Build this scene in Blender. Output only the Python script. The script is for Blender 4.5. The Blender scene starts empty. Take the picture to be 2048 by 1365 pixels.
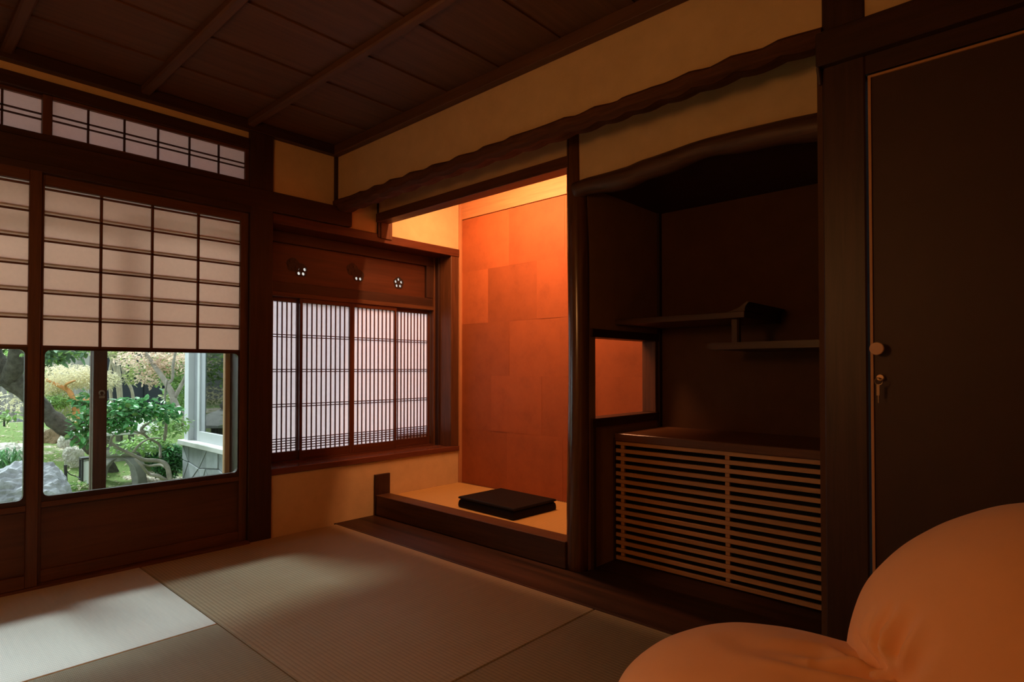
import bpy, bmesh, math, random
from mathutils import Vector, Matrix, noise
random.seed(7)
sc = bpy.context.scene
COL = sc.collection
PI = math.pi

# ------------------------------------------------------------------ camera
cam_d = bpy.data.cameras.new('camera')
cam = bpy.data.objects.new('camera', cam_d); COL.objects.link(cam)
cam.location = (-1.9615, -3.2814, 0.94)
cam.rotation_euler = (math.radians(90 + 0.942), 0, math.radians(-47.262))
cam_d.sensor_width = 36; cam_d.lens = 1195.3 / 2048 * 36
cam_d.shift_y = 36.7 / 2048
cam_d.clip_start = 0.02
sc.camera = cam

# ------------------------------------------------------------------ world, daylight, lamps, exposure
world = bpy.data.worlds.new('overcast_sky'); sc.world = world
world.use_nodes = True
wb = world.node_tree.nodes['Background']
wb.inputs[0].default_value = (0.86, 0.95, 1.0, 1); wb.inputs[1].default_value = 2.3
sun_d = bpy.data.lights.new('sun', 'SUN'); sun_d.energy = 7.6; sun_d.angle = math.radians(20)
sun_d.color = (0.93, 0.98, 1.0)
sun = bpy.data.objects.new('sun', sun_d); COL.objects.link(sun)
sun.rotation_euler = Vector((0.20, -0.64, -0.80)).to_track_quat('-Z', 'Y').to_euler()
sun.location = (0, 6, 8)
lamp_d = bpy.data.lights.new('assumed_floor_lamp_light', 'POINT'); lamp_d.energy = 19.5; lamp_d.shadow_soft_size = 0.15  # assumed, unseen source of the warm room light
lamp_d.color = (1.0, 0.43, 0.135)
lamp = bpy.data.objects.new('assumed_floor_lamp_light', lamp_d); COL.objects.link(lamp)
lamp.location = (-2.05, -2.15, 1.35)  # position shifted to balance brightness on bean bag and walls
vs = sc.view_settings
vs.view_transform = 'Standard'; vs.look = 'None'; vs.gamma = 1.0; vs.exposure = 0.0; vs.use_curve_mapping = False

# ------------------------------------------------------------------ materials
MATS = {}
def _new(name):
    m = bpy.data.materials.new(name); m.use_nodes = True
    nt = m.node_tree; p = nt.nodes['Principled BSDF']
    return m, nt, p
def L(nt, a, b): nt.links.new(a, b)
def mapping(nt, scale, kind='Object', rot=(0, 0, 0)):
    tc = nt.nodes.new('ShaderNodeTexCoord'); mp = nt.nodes.new('ShaderNodeMapping')
    mp.inputs['Scale'].default_value = scale; mp.inputs['Rotation'].default_value = rot
    oi = nt.nodes.new('ShaderNodeObjectInfo'); mul = nt.nodes.new('ShaderNodeVectorMath'); mul.operation = 'SCALE'
    comb = nt.nodes.new('ShaderNodeCombineXYZ')
    for i in range(3): L(nt, oi.outputs['Random'], comb.inputs[i])
    L(nt, comb.outputs[0], mul.inputs[0]); mul.inputs['Scale'].default_value = 37.0
    L(nt, tc.outputs[kind], mp.inputs['Vector']); add = nt.nodes.new('ShaderNodeVectorMath'); add.operation = 'ADD'
    L(nt, mp.outputs[0], add.inputs[0]); L(nt, mul.outputs[0], add.inputs[1])
    return add.outputs[0]
def ramp(nt, fac, stops):
    r = nt.nodes.new('ShaderNodeValToRGB'); e = r.color_ramp.elements
    while len(e) < len(stops): e.new(0.5)
    for i, (p, c) in enumerate(stops):
        e[i].position = p; e[i].color = (c[0], c[1], c[2], 1)
    L(nt, fac, r.inputs[0]); return r.outputs[0]
def sc3(c, k): return tuple(min(1, max(0, v * k)) for v in c)
def noise_tex(nt, vec, scale, detail=4, rough=0.6, dist=0.0):
    n = nt.nodes.new('ShaderNodeTexNoise'); n.inputs['Scale'].default_value = scale
    n.inputs['Detail'].default_value = detail; n.inputs['Roughness'].default_value = rough
    n.inputs['Distortion'].default_value = dist
    L(nt, vec, n.inputs['Vector']); return n.outputs['Fac']
def bump(nt, p, h, strength, dist=0.002):
    b = nt.nodes.new('ShaderNodeBump'); b.inputs['Strength'].default_value = strength
    b.inputs['Distance'].default_value = dist
    L(nt, h, b.inputs['Height']); L(nt, b.outputs[0], p.inputs['Normal'])
def wood(key, col, axis='x', rough=0.45, contrast=0.45, coarse=9.0, spec=0.4):
    k = (key, axis)
    if k in MATS: return MATS[k]
    m, nt, p = _new('%s_%s_grain' % (key, axis))
    s = {'x': (0.35, 6, 6), 'y': (6, 0.35, 6), 'z': (6, 6, 0.35)}[axis]
    v = mapping(nt, s)
    f = noise_tex(nt, v, coarse, 6, 0.65, 0.6)
    c = ramp(nt, f, [(0.25, sc3(col, 1 - contrast)), (0.5, col), (0.75, sc3(col, 1 + contrast))])
    L(nt, c, p.inputs['Base Color']); p.inputs['Roughness'].default_value = rough
    p.inputs['Specular IOR Level'].default_value = spec
    bump(nt, p, f, 0.15, 0.001)
    MATS[k] = m; return m
def plain(key, col, rough=0.6, var=0.12, scale=12, bmp=0.0, metallic=0.0, spec=0.4, bd=0.003):
    if key in MATS: return MATS[key]
    m, nt, p = _new(key)
    v = mapping(nt, (1, 1, 1))
    f = noise_tex(nt, v, scale, 6, 0.65)
    c = ramp(nt, f, [(0.3, sc3(col, 1 - var)), (0.7, sc3(col, 1 + var))])
    L(nt, c, p.inputs['Base Color']); p.inputs['Roughness'].default_value = rough
    p.inputs['Metallic'].default_value = metallic; p.inputs['Specular IOR Level'].default_value = spec
    if bmp: bump(nt, p, noise_tex(nt, v, scale * 6, 4, 0.7), bmp, bd)
    MATS[key] = m; return m
def paper(key, col, trans=0.6):
    if key in MATS: return MATS[key]
    m, nt, p = _new(key); out = nt.nodes['Material Output']; nt.nodes.remove(p)
    v = mapping(nt, (1, 1, 1)); f = noise_tex(nt, v, 60, 5, 0.7)
    c = ramp(nt, f, [(0.3, sc3(col, 0.94)), (0.7, col)])
    d = nt.nodes.new('ShaderNodeBsdfDiffuse'); t = nt.nodes.new('ShaderNodeBsdfTranslucent'); mx = nt.nodes.new('ShaderNodeMixShader')
    L(nt, c, d.inputs[0]); L(nt, c, t.inputs[0]); mx.inputs[0].default_value = trans
    L(nt, d.outputs[0], mx.inputs[1]); L(nt, t.outputs[0], mx.inputs[2]); L(nt, mx.outputs[0], out.inputs[0])
    MATS[key] = m; return m
def glass(key='window_glass', tint=(0.96, 0.98, 0.97), refl=0.06):
    if key in MATS: return MATS[key]
    m, nt, p = _new(key); out = nt.nodes['Material Output']; nt.nodes.remove(p)
    g = nt.nodes.new('ShaderNodeBsdfGlossy'); g.inputs['Roughness'].default_value = 0.02
    t = nt.nodes.new('ShaderNodeBsdfTransparent'); t.inputs[0].default_value = (*tint, 1)
    f = nt.nodes.new('ShaderNodeFresnel'); f.inputs[0].default_value = 1.3 if refl < 0.1 else 1.9
    mx = nt.nodes.new('ShaderNodeMixShader')
    L(nt, f.outputs[0], mx.inputs[0]); L(nt, t.outputs[0], mx.inputs[1]); L(nt, g.outputs[0], mx.inputs[2])
    L(nt, mx.outputs[0], out.inputs[0]); MATS[key] = m; return m
def tatami(key, col, rush, sheen, rough, coat=0.0):
    """woven rush; rush = direction the stalks run ('x' or 'y'); ribs of the weave run across"""
    if key in MATS: return MATS[key]
    m, nt, p = _new(key)
    tc = nt.nodes.new('ShaderNodeTexCoord')
    def wave(direction, scale):
        w = nt.nodes.new('ShaderNodeTexWave'); w.bands_direction = direction; w.inputs['Scale'].default_value = scale
        w.inputs['Distortion'].default_value = 0.25; w.inputs['Detail'].default_value = 1.0
        L(nt, tc.outputs['Object'], w.inputs['Vector']); return w.outputs['Fac']
    rib = wave('X' if rush == 'x' else 'Y', 21.0)
    fine = wave('Y' if rush == 'x' else 'X', 70.0)
    v = mapping(nt, (1, 14, 1) if rush == 'x' else (14, 1, 1)); n = noise_tex(nt, v, 7, 5, 0.7)
    c = ramp(nt, n, [(0.3, sc3(col, 0.92)), (0.7, sc3(col, 1.06))])
    mix = nt.nodes.new('ShaderNodeMix'); mix.data_type = 'RGBA'; mix.blend_type = 'MULTIPLY'; mix.inputs[0].default_value = 0.45
    g = ramp(nt, rib, [(0.0, (0.45, 0.45, 0.45)), (0.45, (1, 1, 1))])
    L(nt, c, mix.inputs[6]); L(nt, g, mix.inputs[7]); L(nt, mix.outputs[2], p.inputs['Base Color'])
    p.inputs['Roughness'].default_value = rough; p.inputs['Specular IOR Level'].default_value = sheen
    p.inputs['Anisotropic'].default_value = 0.3
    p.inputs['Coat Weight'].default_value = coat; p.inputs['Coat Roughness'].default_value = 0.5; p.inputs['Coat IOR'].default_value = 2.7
    tg = nt.nodes.new('ShaderNodeTangent'); tg.direction_type = 'RADIAL'; tg.axis = 'Z'
    ad = nt.nodes.new('ShaderNodeMath'); ad.operation = 'ADD'; ml = nt.nodes.new('ShaderNodeMath'); ml.operation = 'MULTIPLY'
    ml.inputs[1].default_value = 0.35
    L(nt, fine, ml.inputs[0]); L(nt, rib, ad.inputs[0]); L(nt, ml.outputs[0], ad.inputs[1])
    bump(nt, p, ad.outputs[0], 0.35, 0.0015)
    MATS[key] = m; return m
def leafmat(key, col, var=0.35, trans=0.35, rough=0.4):
    if key in MATS: return MATS[key]
    m, nt, p = _new(key); out = nt.nodes['Material Output']
    tc = nt.nodes.new('ShaderNodeNewGeometry')
    c = ramp(nt, tc.outputs['Random Per Island'], [(0.0, sc3(col, 1 - var)), (0.6, col), (1.0, sc3(col, 1 + var))])
    L(nt, c, p.inputs['Base Color']); p.inputs['Roughness'].default_value = rough
    t = nt.nodes.new('ShaderNodeBsdfTranslucent'); mx = nt.nodes.new('ShaderNodeMixShader'); mx.inputs[0].default_value = trans
    L(nt, c, t.inputs[0]); L(nt, p.outputs[0], mx.inputs[1]); L(nt, t.outputs[0], mx.inputs[2]); L(nt, mx.outputs[0], out.inputs[0])
    MATS[key] = m; return m

DARK = (0.038, 0.0145, 0.0075); FRAME = (0.095, 0.036, 0.014); CEIL = (0.105, 0.046, 0.020); RED = (0.080, 0.023, 0.0095)
def W(axis): return wood('dark_wood', DARK, axis)
def WF(axis): return wood('frame_wood', FRAME, axis)
def WR(axis): return wood('red_wood', RED, axis, rough=0.35)
def WC(axis): return wood('ceiling_wood', CEIL, axis, rough=0.6, contrast=0.35, coarse=5)
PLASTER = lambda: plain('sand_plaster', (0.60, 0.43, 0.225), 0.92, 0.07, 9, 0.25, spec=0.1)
SHOJI = lambda: paper('shoji_paper', (0.84, 0.65, 0.56), 0.68)
SHOIN = lambda: paper('shoin_paper', (0.86, 0.80, 0.82), 0.54)

# ------------------------------------------------------------------ building helpers
def loc_of(o):
    v = Vector(o.location)
    while o.parent: o = o.parent; v = v + Vector(o.location)
    return v
def finish(name, verts, faces, mat, parent=None, smooth=False, bev=0.0, center=True):
    me = bpy.data.meshes.new(name)
    vs_ = [Vector(v) for v in verts]
    if center:
        lo = Vector((min(v[i] for v in vs_) for i in range(3))); hi = Vector((max(v[i] for v in vs_) for i in range(3)))
        c = (lo + hi) / 2
    else: c = Vector((0, 0, 0))
    me.from_pydata([v - c for v in vs_], [], faces); me.update()
    if bev:
        bm = bmesh.new(); bm.from_mesh(me)
        bmesh.ops.bevel(bm, geom=bm.edges[:], offset=bev, segments=1, affect='EDGES', clamp_overlap=True)
        bm.to_mesh(me); bm.free()
    if smooth:
        for p in me.polygons: p.use_smooth = True
    o = bpy.data.objects.new(name, me); COL.objects.link(o)
    if mat: me.materials.append(mat)
    o.location = c
    if parent is not None:
        o.parent = parent; o.location = c - loc_of(parent)
    return o
def boxv(x0, x1, y0, y1, z0, z1):
    if x0 > x1: x0, x1 = x1, x0
    if y0 > y1: y0, y1 = y1, y0
    if z0 > z1: z0, z1 = z1, z0
    v = [(x0, y0, z0), (x1, y0, z0), (x1, y1, z0), (x0, y1, z0), (x0, y0, z1), (x1, y0, z1), (x1, y1, z1), (x0, y1, z1)]
    f = [(0, 3, 2, 1), (4, 5, 6, 7), (0, 1, 5, 4), (1, 2, 6, 5), (2, 3, 7, 6), (3, 0, 4, 7)]
    return v, f
def B(name, b, mat, parent=None, bev=0.002):
    v, f = boxv(*b); return finish(name, v, f, mat, parent, bev=bev)
class MB:
    def __init__(s): s.v = []; s.f = []
    def add(s, v, f):
        n = len(s.v); s.v += [tuple(q) for q in v]; s.f += [tuple(i + n for i in q) for q in f]
    def box(s, *b): s.add(*boxv(*b))
    def ngon(s, pts, axis, a0, a1):
        """polygon pts (2D) extruded along axis"""
        def mk(p, a): return {'x': (a, p[0], p[1]), 'y': (p[0], a, p[1]), 'z': (p[0], p[1], a)}[axis]
        n = len(pts); v = [mk(p, a0) for p in pts] + [mk(p, a1) for p in pts]
        f = [tuple(range(n))[::-1], tuple(range(n, 2 * n))] + [(i, (i + 1) % n, n + (i + 1) % n, n + i) for i in range(n)]
        s.add(v, f)
    def tube(s, pts, rad, seg=8, cap=True):
        pts = [Vector(p) for p in pts]; n = len(pts); rings = []
        up = Vector((0.13, 0.21, 0.97)).normalized()
        for i, p in enumerate(pts):
            t = (pts[min(i + 1, n - 1)] - pts[max(i - 1, 0)]).normalized()
            a = t.cross(up)
            if a.length < 1e-3: a = t.cross(Vector((1, 0, 0)))
            a.normalize(); b = t.cross(a).normalized(); r = rad[i] if hasattr(rad, '__len__') else rad
            rings.append([p + (a * math.cos(2 * PI * k / seg) + b * math.sin(2 * PI * k / seg)) * r for k in range(seg)])
        v = [q for r in rings for q in r]; f = []
        for i in range(n - 1):
            for k in range(seg):
                f.append((i * seg + k, i * seg + (k + 1) % seg, (i + 1) * seg + (k + 1) % seg, (i + 1) * seg + k))
        if cap: f += [tuple(range(seg))[::-1], tuple(range((n - 1) * seg, n * seg))]
        s.add(v, f)
    def lathe(s, prof, c=(0, 0, 0), seg=24):
        v = []; f = []; n = len(prof)
        for r, z in prof:
            for k in range(seg): v.append((c[0] + r * math.cos(2 * PI * k / seg), c[1] + r * math.sin(2 * PI * k / seg), c[2] + z))
        for i in range(n - 1):
            for k in range(seg): f.append((i * seg + k, i * seg + (k + 1) % seg, (i + 1) * seg + (k + 1) % seg, (i + 1) * seg + k))
        f += [tuple(range(seg))[::-1], tuple(range((n - 1) * seg, n * seg))]
        s.add(v, f)
    def build(s, name, mat, parent=None, smooth=False, bev=0.0): return finish(name, s.v, s.f, mat, parent, smooth, bev)
def E(name, loc):
    o = bpy.data.objects.new(name, None); COL.objects.link(o); o.location = loc; o.empty_display_size = 0.05; return o
def tag(o, label, cat, group=None, kind=None):
    o['label'] = label; o['category'] = cat
    if group: o['group'] = group
    if kind: o['kind'] = kind
    return o
def S(o, label, cat): return tag(o, label, cat, None, 'structure')
def autosmooth(o, ang=40):
    me = o.data
    for p in me.polygons: p.use_smooth = True
    try: me.set_sharp_from_angle(angle=math.radians(ang))
    except Exception: pass
    return o

# ================================================================== ROOM SHELL
RX0, RY0 = -2.99, -4.30
o = MB(); o.box(RX0, 1.10, RY0, 0.12, -0.16, -0.06)
S(o.build('floor', plain('subfloor', (0.12, 0.08, 0.05), 0.8)), 'wooden subfloor beneath the straw mats', 'floor')

# --- ceiling: boards running away from the window wall side, thin rails under them
ceil = B('ceiling', (RX0, 0.0, RY0, 0.0, 2.312, 2.36), W('x'), None, 0)
S(ceil, 'brown board ceiling with thin crosswise rails', 'ceiling')
ys = [0.0 - 0.02, -0.37, -0.72, -1.067, -1.417, -1.767, -2.117, -2.467, -2.817, -3.167, -3.517, -3.867, -4.28]
for i in range(len(ys) - 1):
    y1, y0 = ys[i], ys[i + 1]
    m = MB()
    # each board lies slightly tilted over its neighbour
    m.add(*[[(RX0, y0 - 0.012, 2.296), (0, y0 - 0.012, 2.296), (0, y1, 2.304), (RX0, y1, 2.304),
             (RX0, y0 - 0.012, 2.303), (0, y0 - 0.012, 2.303), (0, y1, 2.311), (RX0, y1, 2.311)],
            boxv(0, 1, 0, 1, 0, 1)[1]])
    m.build('ceiling_board', WC('x'), ceil)
for x in (-0.548, -1.058, -1.575, -2.09, -2.61):
    m = MB(); m.ngon([(x - 0.021, 2.298), (x - 0.021, 2.272), (x - 0.014, 2.265), (x + 0.014, 2.265), (x + 0.021, 2.272), (x + 0.021, 2.298)], 'y', RY0, 0.0)
    m.build('ceiling_rail', WC('y'), ceil)
S(B('trim_1', (-0.045, 0.0, RY0, 0.0, 2.244, 2.30), WC('y')), 'dark cornice rail along the alcove wall', 'cornice')
S(B('trim_2', (RX0, -0.045, -0.045, 0.0, 2.244, 2.30), W('x')), 'dark cornice rail above the garden transom', 'cornice')

# --- roof and eave over everything (closes the room against the sky)
S(B('roof', (RX0 - 0.2, 1.4, RY0 - 0.2, 0.75, 2.40, 2.52), plain('roof_boards', (0.10, 0.07, 0.05), 0.8), None, 0), 'roof slab with a short eave over the garden side', 'roof')

# --- window wall plaster (y = 0 plane)
w = MB()
w.box(RX0, -0.54, 0.0, 0.05, 2.203, 2.40)            # strip over the transom
w.box(-0.41, 1.02, 0.0, 0.06, 1.80, 2.40)            # panel right of the post, side of the tokonoma
w.box(-0.41, 1.02, 0.0, 0.12, -0.06, 0.345)          # below the bay sill
w.box(RX0 - .1, -2.40, 0.0, 0.10, -0.06, 2.40)
wall_window = S(w.build('wall_window', PLASTER()), 'sandy plaster wall on the garden side around the bay window', 'wall')
w = MB(); w.box(-0.54, 1.10, 0.12, 0.30, -0.5, 0.345); w.box(RX0 - .1, -.50, 0.06, 0.34, -0.5, -0.01)
w.box(-0.47, 1.02, 0.205, 0.30, 1.715, 2.40)
S(w.build('wall_exterior', plain('outer_boards', (0.16, 0.12, 0.09), 0.8)), 'outer house wall below the bay window', 'wall')
S(B('wall_left', (RX0 - 0.08, RX0, RY0, 0.0, -0.06, 2.40), PLASTER(), None, 0), 'plaster wall on the left of the room', 'wall')
S(B('wall_back', (RX0 - 0.08, 1.1, RY0 - 0.08, RY0, -0.06, 2.40), PLASTER(), None, 0), 'plaster wall behind the viewer', 'wall')

# --- alcove wall: front curtain wall, recessed strips, partition, back
w = MB()
w.box(0.0, 0.055, -2.756, 0.0, 1.955, 2.40)          # curtain wall above the wavy beam
w.box(0.0, 0.055, RY0, -2.866, 1.93, 2.40)           # above the closet
S(w.build('wall_alcove', PLASTER()), 'broad sandy plaster band above the wavy beam', 'wall')
S(B('wall_tokonoma_lintel', (0.298, 0.345, -1.56, 0.0, 1.945, 2.40), PLASTER(), None, 0), 'shaded plaster strip above the straight alcove lintel', 'wall')
w = MB(); w.box(0.298, 0.345, -2.80, -1.62, 1.80, 2.40)
S(w.build('wall_shelf_lintel', PLASTER()), 'plaster strip above the curved log in the shelf niche', 'wall')
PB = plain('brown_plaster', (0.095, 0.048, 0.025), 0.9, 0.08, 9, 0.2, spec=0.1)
w = MB()
w.box(0.34, 1.02, -1.64, -1.565, -0.06, 0.665); w.box(0.34, 1.02, -1.64, -1.565, 1.13, 2.40)
w.box(0.34, 0.40, -1.64, -1.565, 0.665, 1.13); w.box(0.985, 1.02, -1.64, -1.565, 0.665, 1.13)
S(w.build('wall_partition', plain('partition_plaster', (0.28, 0.16, 0.08), 0.9, 0.08, 9, 0.2, spec=0.1)), 'dark plaster partition with a low opening between the two niches', 'wall')
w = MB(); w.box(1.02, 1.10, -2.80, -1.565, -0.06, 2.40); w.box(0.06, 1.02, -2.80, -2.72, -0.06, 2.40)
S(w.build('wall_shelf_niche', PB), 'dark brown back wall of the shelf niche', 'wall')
back = B('wall_tokonoma', (1.035, 1.10, -1.60, 0.30, -0.06, 2.40), plain('tokonoma_backing', (0.2, 0.09, 0.04), 0.8), None, 0)
S(back, 'orange brown tokonoma back wall pasted with rectangular sheets', 'wall')
S(B('ceiling_tokonoma', (0.345, 1.035, -1.565, 0.0, 2.30, 2.38), W('y'), None, 0), 'dark board ceiling hidden inside the tokonoma', 'ceiling')
S(B('ceiling_shelf_niche', (0.345, 1.02, -2.72, -1.64, 1.80, 1.84), W('y'), None, 0), 'low dark ceiling over the shelf niche', 'ceiling')
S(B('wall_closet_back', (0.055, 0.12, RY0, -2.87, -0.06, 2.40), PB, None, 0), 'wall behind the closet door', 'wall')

# tokonoma back: pasted sheets, each its own piece
def sheetmat(k, col):
    key = 'foil_sheet_%d' % k
    if key in MATS: return MATS[key]
    m, nt, p = _new(key); v = mapping(nt, (1, 1, 1))
    f = noise_tex(nt, v, 7.0, 8, 0.75, 0.0)
    c = ramp(nt, f, [(0.28, sc3(col, 0.80)), (0.5, col), (0.72, sc3(col, 1.12))])
    L(nt, c, p.inputs['Base Color']); p.inputs['Roughness'].default_value = 0.62; p.inputs['Specular IOR Level'].default_value = 0.25
    bump(nt, p, noise_tex(nt, v, 60, 4, 0.7), 0.15, 0.001); MATS[key] = m; return m
SH = (0.31, 0.087, 0.028)
zr = [2.043, 1.655, 1.273, 0.895, 0.51, 0.08]
cols = [[-0.0, -0.49, -0.97, -1.57], [-0.0, -0.285, -0.74, -1.16, -1.57], [-0.0, -0.49, -0.93, -1.57], [-0.0, -0.32, -0.78, -1.22, -1.57], [-0.0, -0.47, -0.95, -1.57]]
tones = [1.16, 0.96, 1.05, 1.30, 0.88, 1.0, 0.95, 0.90, 1.02, 0.97, 0.93, 1.04, 0.96, 1.0, 0.92, 1.03, 0.98]
k = 0
for r in range(5):
    for j in range(len(cols[r]) - 1):
        t = 0.0006 * ((r * 3 + j * 2) % 4)
        B('wall_sheet', (1.030 - t, 1.036, cols[r][j + 1] - 0.002, cols[r][j], zr[r + 1] - 0.003, zr[r] - 0.002), sheetmat(k, sc3(SH, tones[k % len(tones)])), back, 0)
        k += 1
B('header_board', (1.024, 1.036, -1.57, 0.0, 2.047, 2.32), wood('header_wood', (0.44, 0.20, 0.085), 'y', 0.5, 0.2), back, 0.001)
S(B('trim_3', (1.005, 1.03, -0.018, 0.0, 0.10, 2.32), wood('header_wood', (0.44, 0.20, 0.085), 'z', 0.5, 0.2)), 'thin upright strip in the corner of the tokonoma', 'trim')

# --- posts and beams
S(B('post_window', (-0.545, -0.415, -0.028, 0.12, -0.02, 2.31), W('z'), None, 0.004), 'dark square post between the screens and the bay window', 'post')
S(B('post_corner', (-0.022, 0.004, -0.014, 0.0, 1.93, 2.25), W('z'), None, 0.001), 'thin black upright strip at the upper room corner', 'post')
S(B('post_tokonoma_side', (0.292, 0.312, -0.014, 0.002, 1.80, 2.12), W('z'), None, 0.001), 'thin black upright strip beside the tokonoma lintel', 'post')
S(B('post_tokonoma_jamb', (0.312, 0.40, -0.020, 0.002, 1.795, 1.91), WF('z'), None, 0.002), 'short brown jamb under the left end of the tokonoma lintel', 'post')
S(B('post_tokonoma_foot', (0.276, 0.392, -0.016, 0.002, 0.0, 0.258), W('z'), None, 0.002), 'short dark foot of a plastered post at the platform end', 'post')
S(B('post_closet', (-0.006, 0.12, -2.866, -2.752, -0.02, 2.31), wood('dark_wood', DARK, 'z'), None, 0.004), 'tall dark square pillar between slatted cabinet and closet door', 'post')
# toko pillar: polished round log
m = MB(); pts = []; rads = []
for i in range(41):
    z = -0.02 + i * 2.36 / 40
    pts.append((0.335 + 0.004 * math.sin(z * 2.3), -1.588 + 0.003 * math.sin(z * 3.1 + 1), z)); rads.append(0.0545 - 0.002 * z + 0.0015 * math.sin(z * 5))
m.tube(pts, rads, 28)
S(m.build('post_tokonoma', wood('polished_log', (0.095, 0.038, 0.014), 'z', 0.20, 0.5, 7, 0.6), None, True), 'polished round brown log pillar right of the tokonoma', 'post')
# lintel of the tokonoma
S(B('lintel_tokonoma', (0.283, 0.370, -1.565, -0.0, 1.897, 1.953), WF('y'), None, 0.002), 'straight brown lintel across the top of the tokonoma', 'beam')
# nageshi rails
S(B('beam_window', (RX0, 0.088, -0.032, 0.03, 1.826, 1.938), W('x'), None, 0.004), 'long dark tie rail above the paper screens', 'beam')
m = MB(); m.add(*boxv(-0.034, 0.03, RY0, -2.742, 1.848, 1.95)); m.ngon([(-0.034, 1.848), (0.0, 1.848), (0.0, 1.80), (-0.008, 1.80)], 'y', -2.752, -2.742)
S(m.build('beam_closet', W('y'), None, bev=0.003), 'dark tie rail above the closet door wrapping the pillar', 'beam')
S(B('kamoi_closet', (-0.004, 0.05, RY0, -2.866, 1.795, 1.85), W('y'), None, 0.002), 'dark head rail directly over the closet door', 'beam')
S(B('kamoi_window', (RX0, -0.545, -0.05, 0.06, 1.792, 1.827), W('x'), None, 0.002), 'dark grooved head rail over the paper screens', 'beam')
S(B('sill_window', (RX0, -0.545, -0.055, 0.10, -0.02, 0.012), WF('x'), None, 0.002), 'worn brown floor track under the paper screens', 'sill')
S(B('transom_sill', (RX0, -0.545, -0.02, 0.06, 1.936, 1.968), W('x'), None, 0.002), 'dark rail under the transom', 'beam')
S(B('transom_head', (RX0, -0.545, -0.02, 0.06, 2.148, 2.205), W('x'), None, 0.002), 'dark rail above the transom', 'beam')

# wavy adzed beam
m = MB(); N = 110; rows = []
for i in range(N + 1):
    y = 0.0 - 2.754 * i / N
    s = -y
    ph = s / 0.158 + 0.35 * math.sin(s * 3.0)
    sc_ = abs(math.sin(PI * ph))                       # scallop, sharp ridges between cuts
    top = 1.978 + 0.007 * (abs(math.sin(PI * s / 0.185 + 0.6 + 0.5 * math.sin(2 * s))) - 0.4)
    lo = 1.908 + 0.011 * s + 0.010 * (0.5 - sc_) + 0.004 * math.sin(s * 2.1)
    xf = -0.030 + 0.010 * sc_ + 0.004 * math.sin(7 * s)
    rows.append([(xf + 0.012, y, top), (xf, y, top - 0.012), (xf + 0.002, y, 0.5 * (lo + top)), (xf + 0.010, y, lo + 0.014), (xf + 0.034, y, lo),
                 (0.068, y, lo + 0.004), (0.072, y, top - 0.004), (0.06, y, top + 0.002)])
n = len(rows[0]); v = [q for r in rows for q in r]; f = []
for i in range(N):
    for kk in range(n): f.append((i * n + kk, (i + 1) * n + kk, (i + 1) * n + (kk + 1) % n, i * n + (kk + 1) % n))
f += [tuple(range(n)), tuple(range(N * n, N * n + n))[::-1]]
ob = finish('beam_wavy', v, f, wood('adzed_wood', (0.085, 0.034, 0.015), 'y', 0.7, 0.5, 9, 0.1)); autosmooth(ob, 25)
S(ob, 'wavy hand-adzed dark log beam spanning both niches', 'beam')
# curved log over the shelf niche
tab = [(-1.60, 1.822), (-1.663, 1.829), (-1.786, 1.829), (-1.895, 1.832), (-1.95, 1.842), (-2.012, 1.844), (-2.094, 1.849), (-2.179, 1.856), (-2.261, 1.858), (-2.367, 1.855), (-2.478, 1.851), (-2.569, 1.848), (-2.678, 1.840), (-2.76, 1.836)]
m = MB(); P_ = []; R_ = []
for i in range(49):
    y = -1.60 - 1.16 * i / 48
    for a, b in zip(tab, tab[1:]):
        if b[0] <= y <= a[0] or b is tab[-1]:
            t = (y - a[0]) / (b[0] - a[0]); z = a[1] + t * (b[1] - a[1]); break
    r = 0.043 + 0.004 * math.sin(y * 9) + 0.002 * math.sin(y * 23)
    P_.append((0.305 + 0.004 * math.sin(y * 6), y, z - r)); R_.append(r)
m.tube(P_, R_, 16)
S(m.build('log_shelf_niche', wood('bark_log', (0.075, 0.035, 0.018), 'y', 0.5, 0.5), None, True), 'gently curved dark log above the shelf niche', 'beam')
# frame of the partition opening
fr = E('opening_frame', (0.68, -1.60, 0.66)); S(fr, 'dark wooden frame of the opening beside the round pillar', 'opening frame')
B('frame_head', (0.36, 1.01, -1.652, -1.56, 1.092, 1.132), W('x'), fr); B('frame_sill', (0.36, 1.01, -1.652, -1.56, 0.664, 0.706), W('x'), fr); B('frame_jamb', (0.962, 0.99, -1.645, -1.562, 0.706, 1.092), WF('z'), fr)
S(B('trim_4', (0.99, 1.018, -1.655, -1.64, 0.62, 1.80), W('z'), None, 0.001), 'thin black upright in the corner of the shelf niche', 'trim')
S(B('trim_5', (0.36, 0.385, -1.655, -1.64, 0.0, 0.665), W('z'), None, 0.001), 'dark upright strip beneath the opening beside the pillar', 'trim')

# --- raised wooden boards in front of the niches
S(B('floor_board', (0.004, 1.02, -2.75, -0.004, -0.03, 0.0), wood('oak_board', (0.034, 0.0125, 0.005), 'y', 0.5, 0.9, 3.0, 0.2), None, 0.002), 'dark grained plank floor strip in front of both niches', 'floor board')
S(B('floor_edge_strip', (-0.012, 0.003, -2.75, -0.004, -0.03, 0.001), W('y'), None, 0.001), 'thin black joint strip between straw mats and plank', 'trim')

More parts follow.
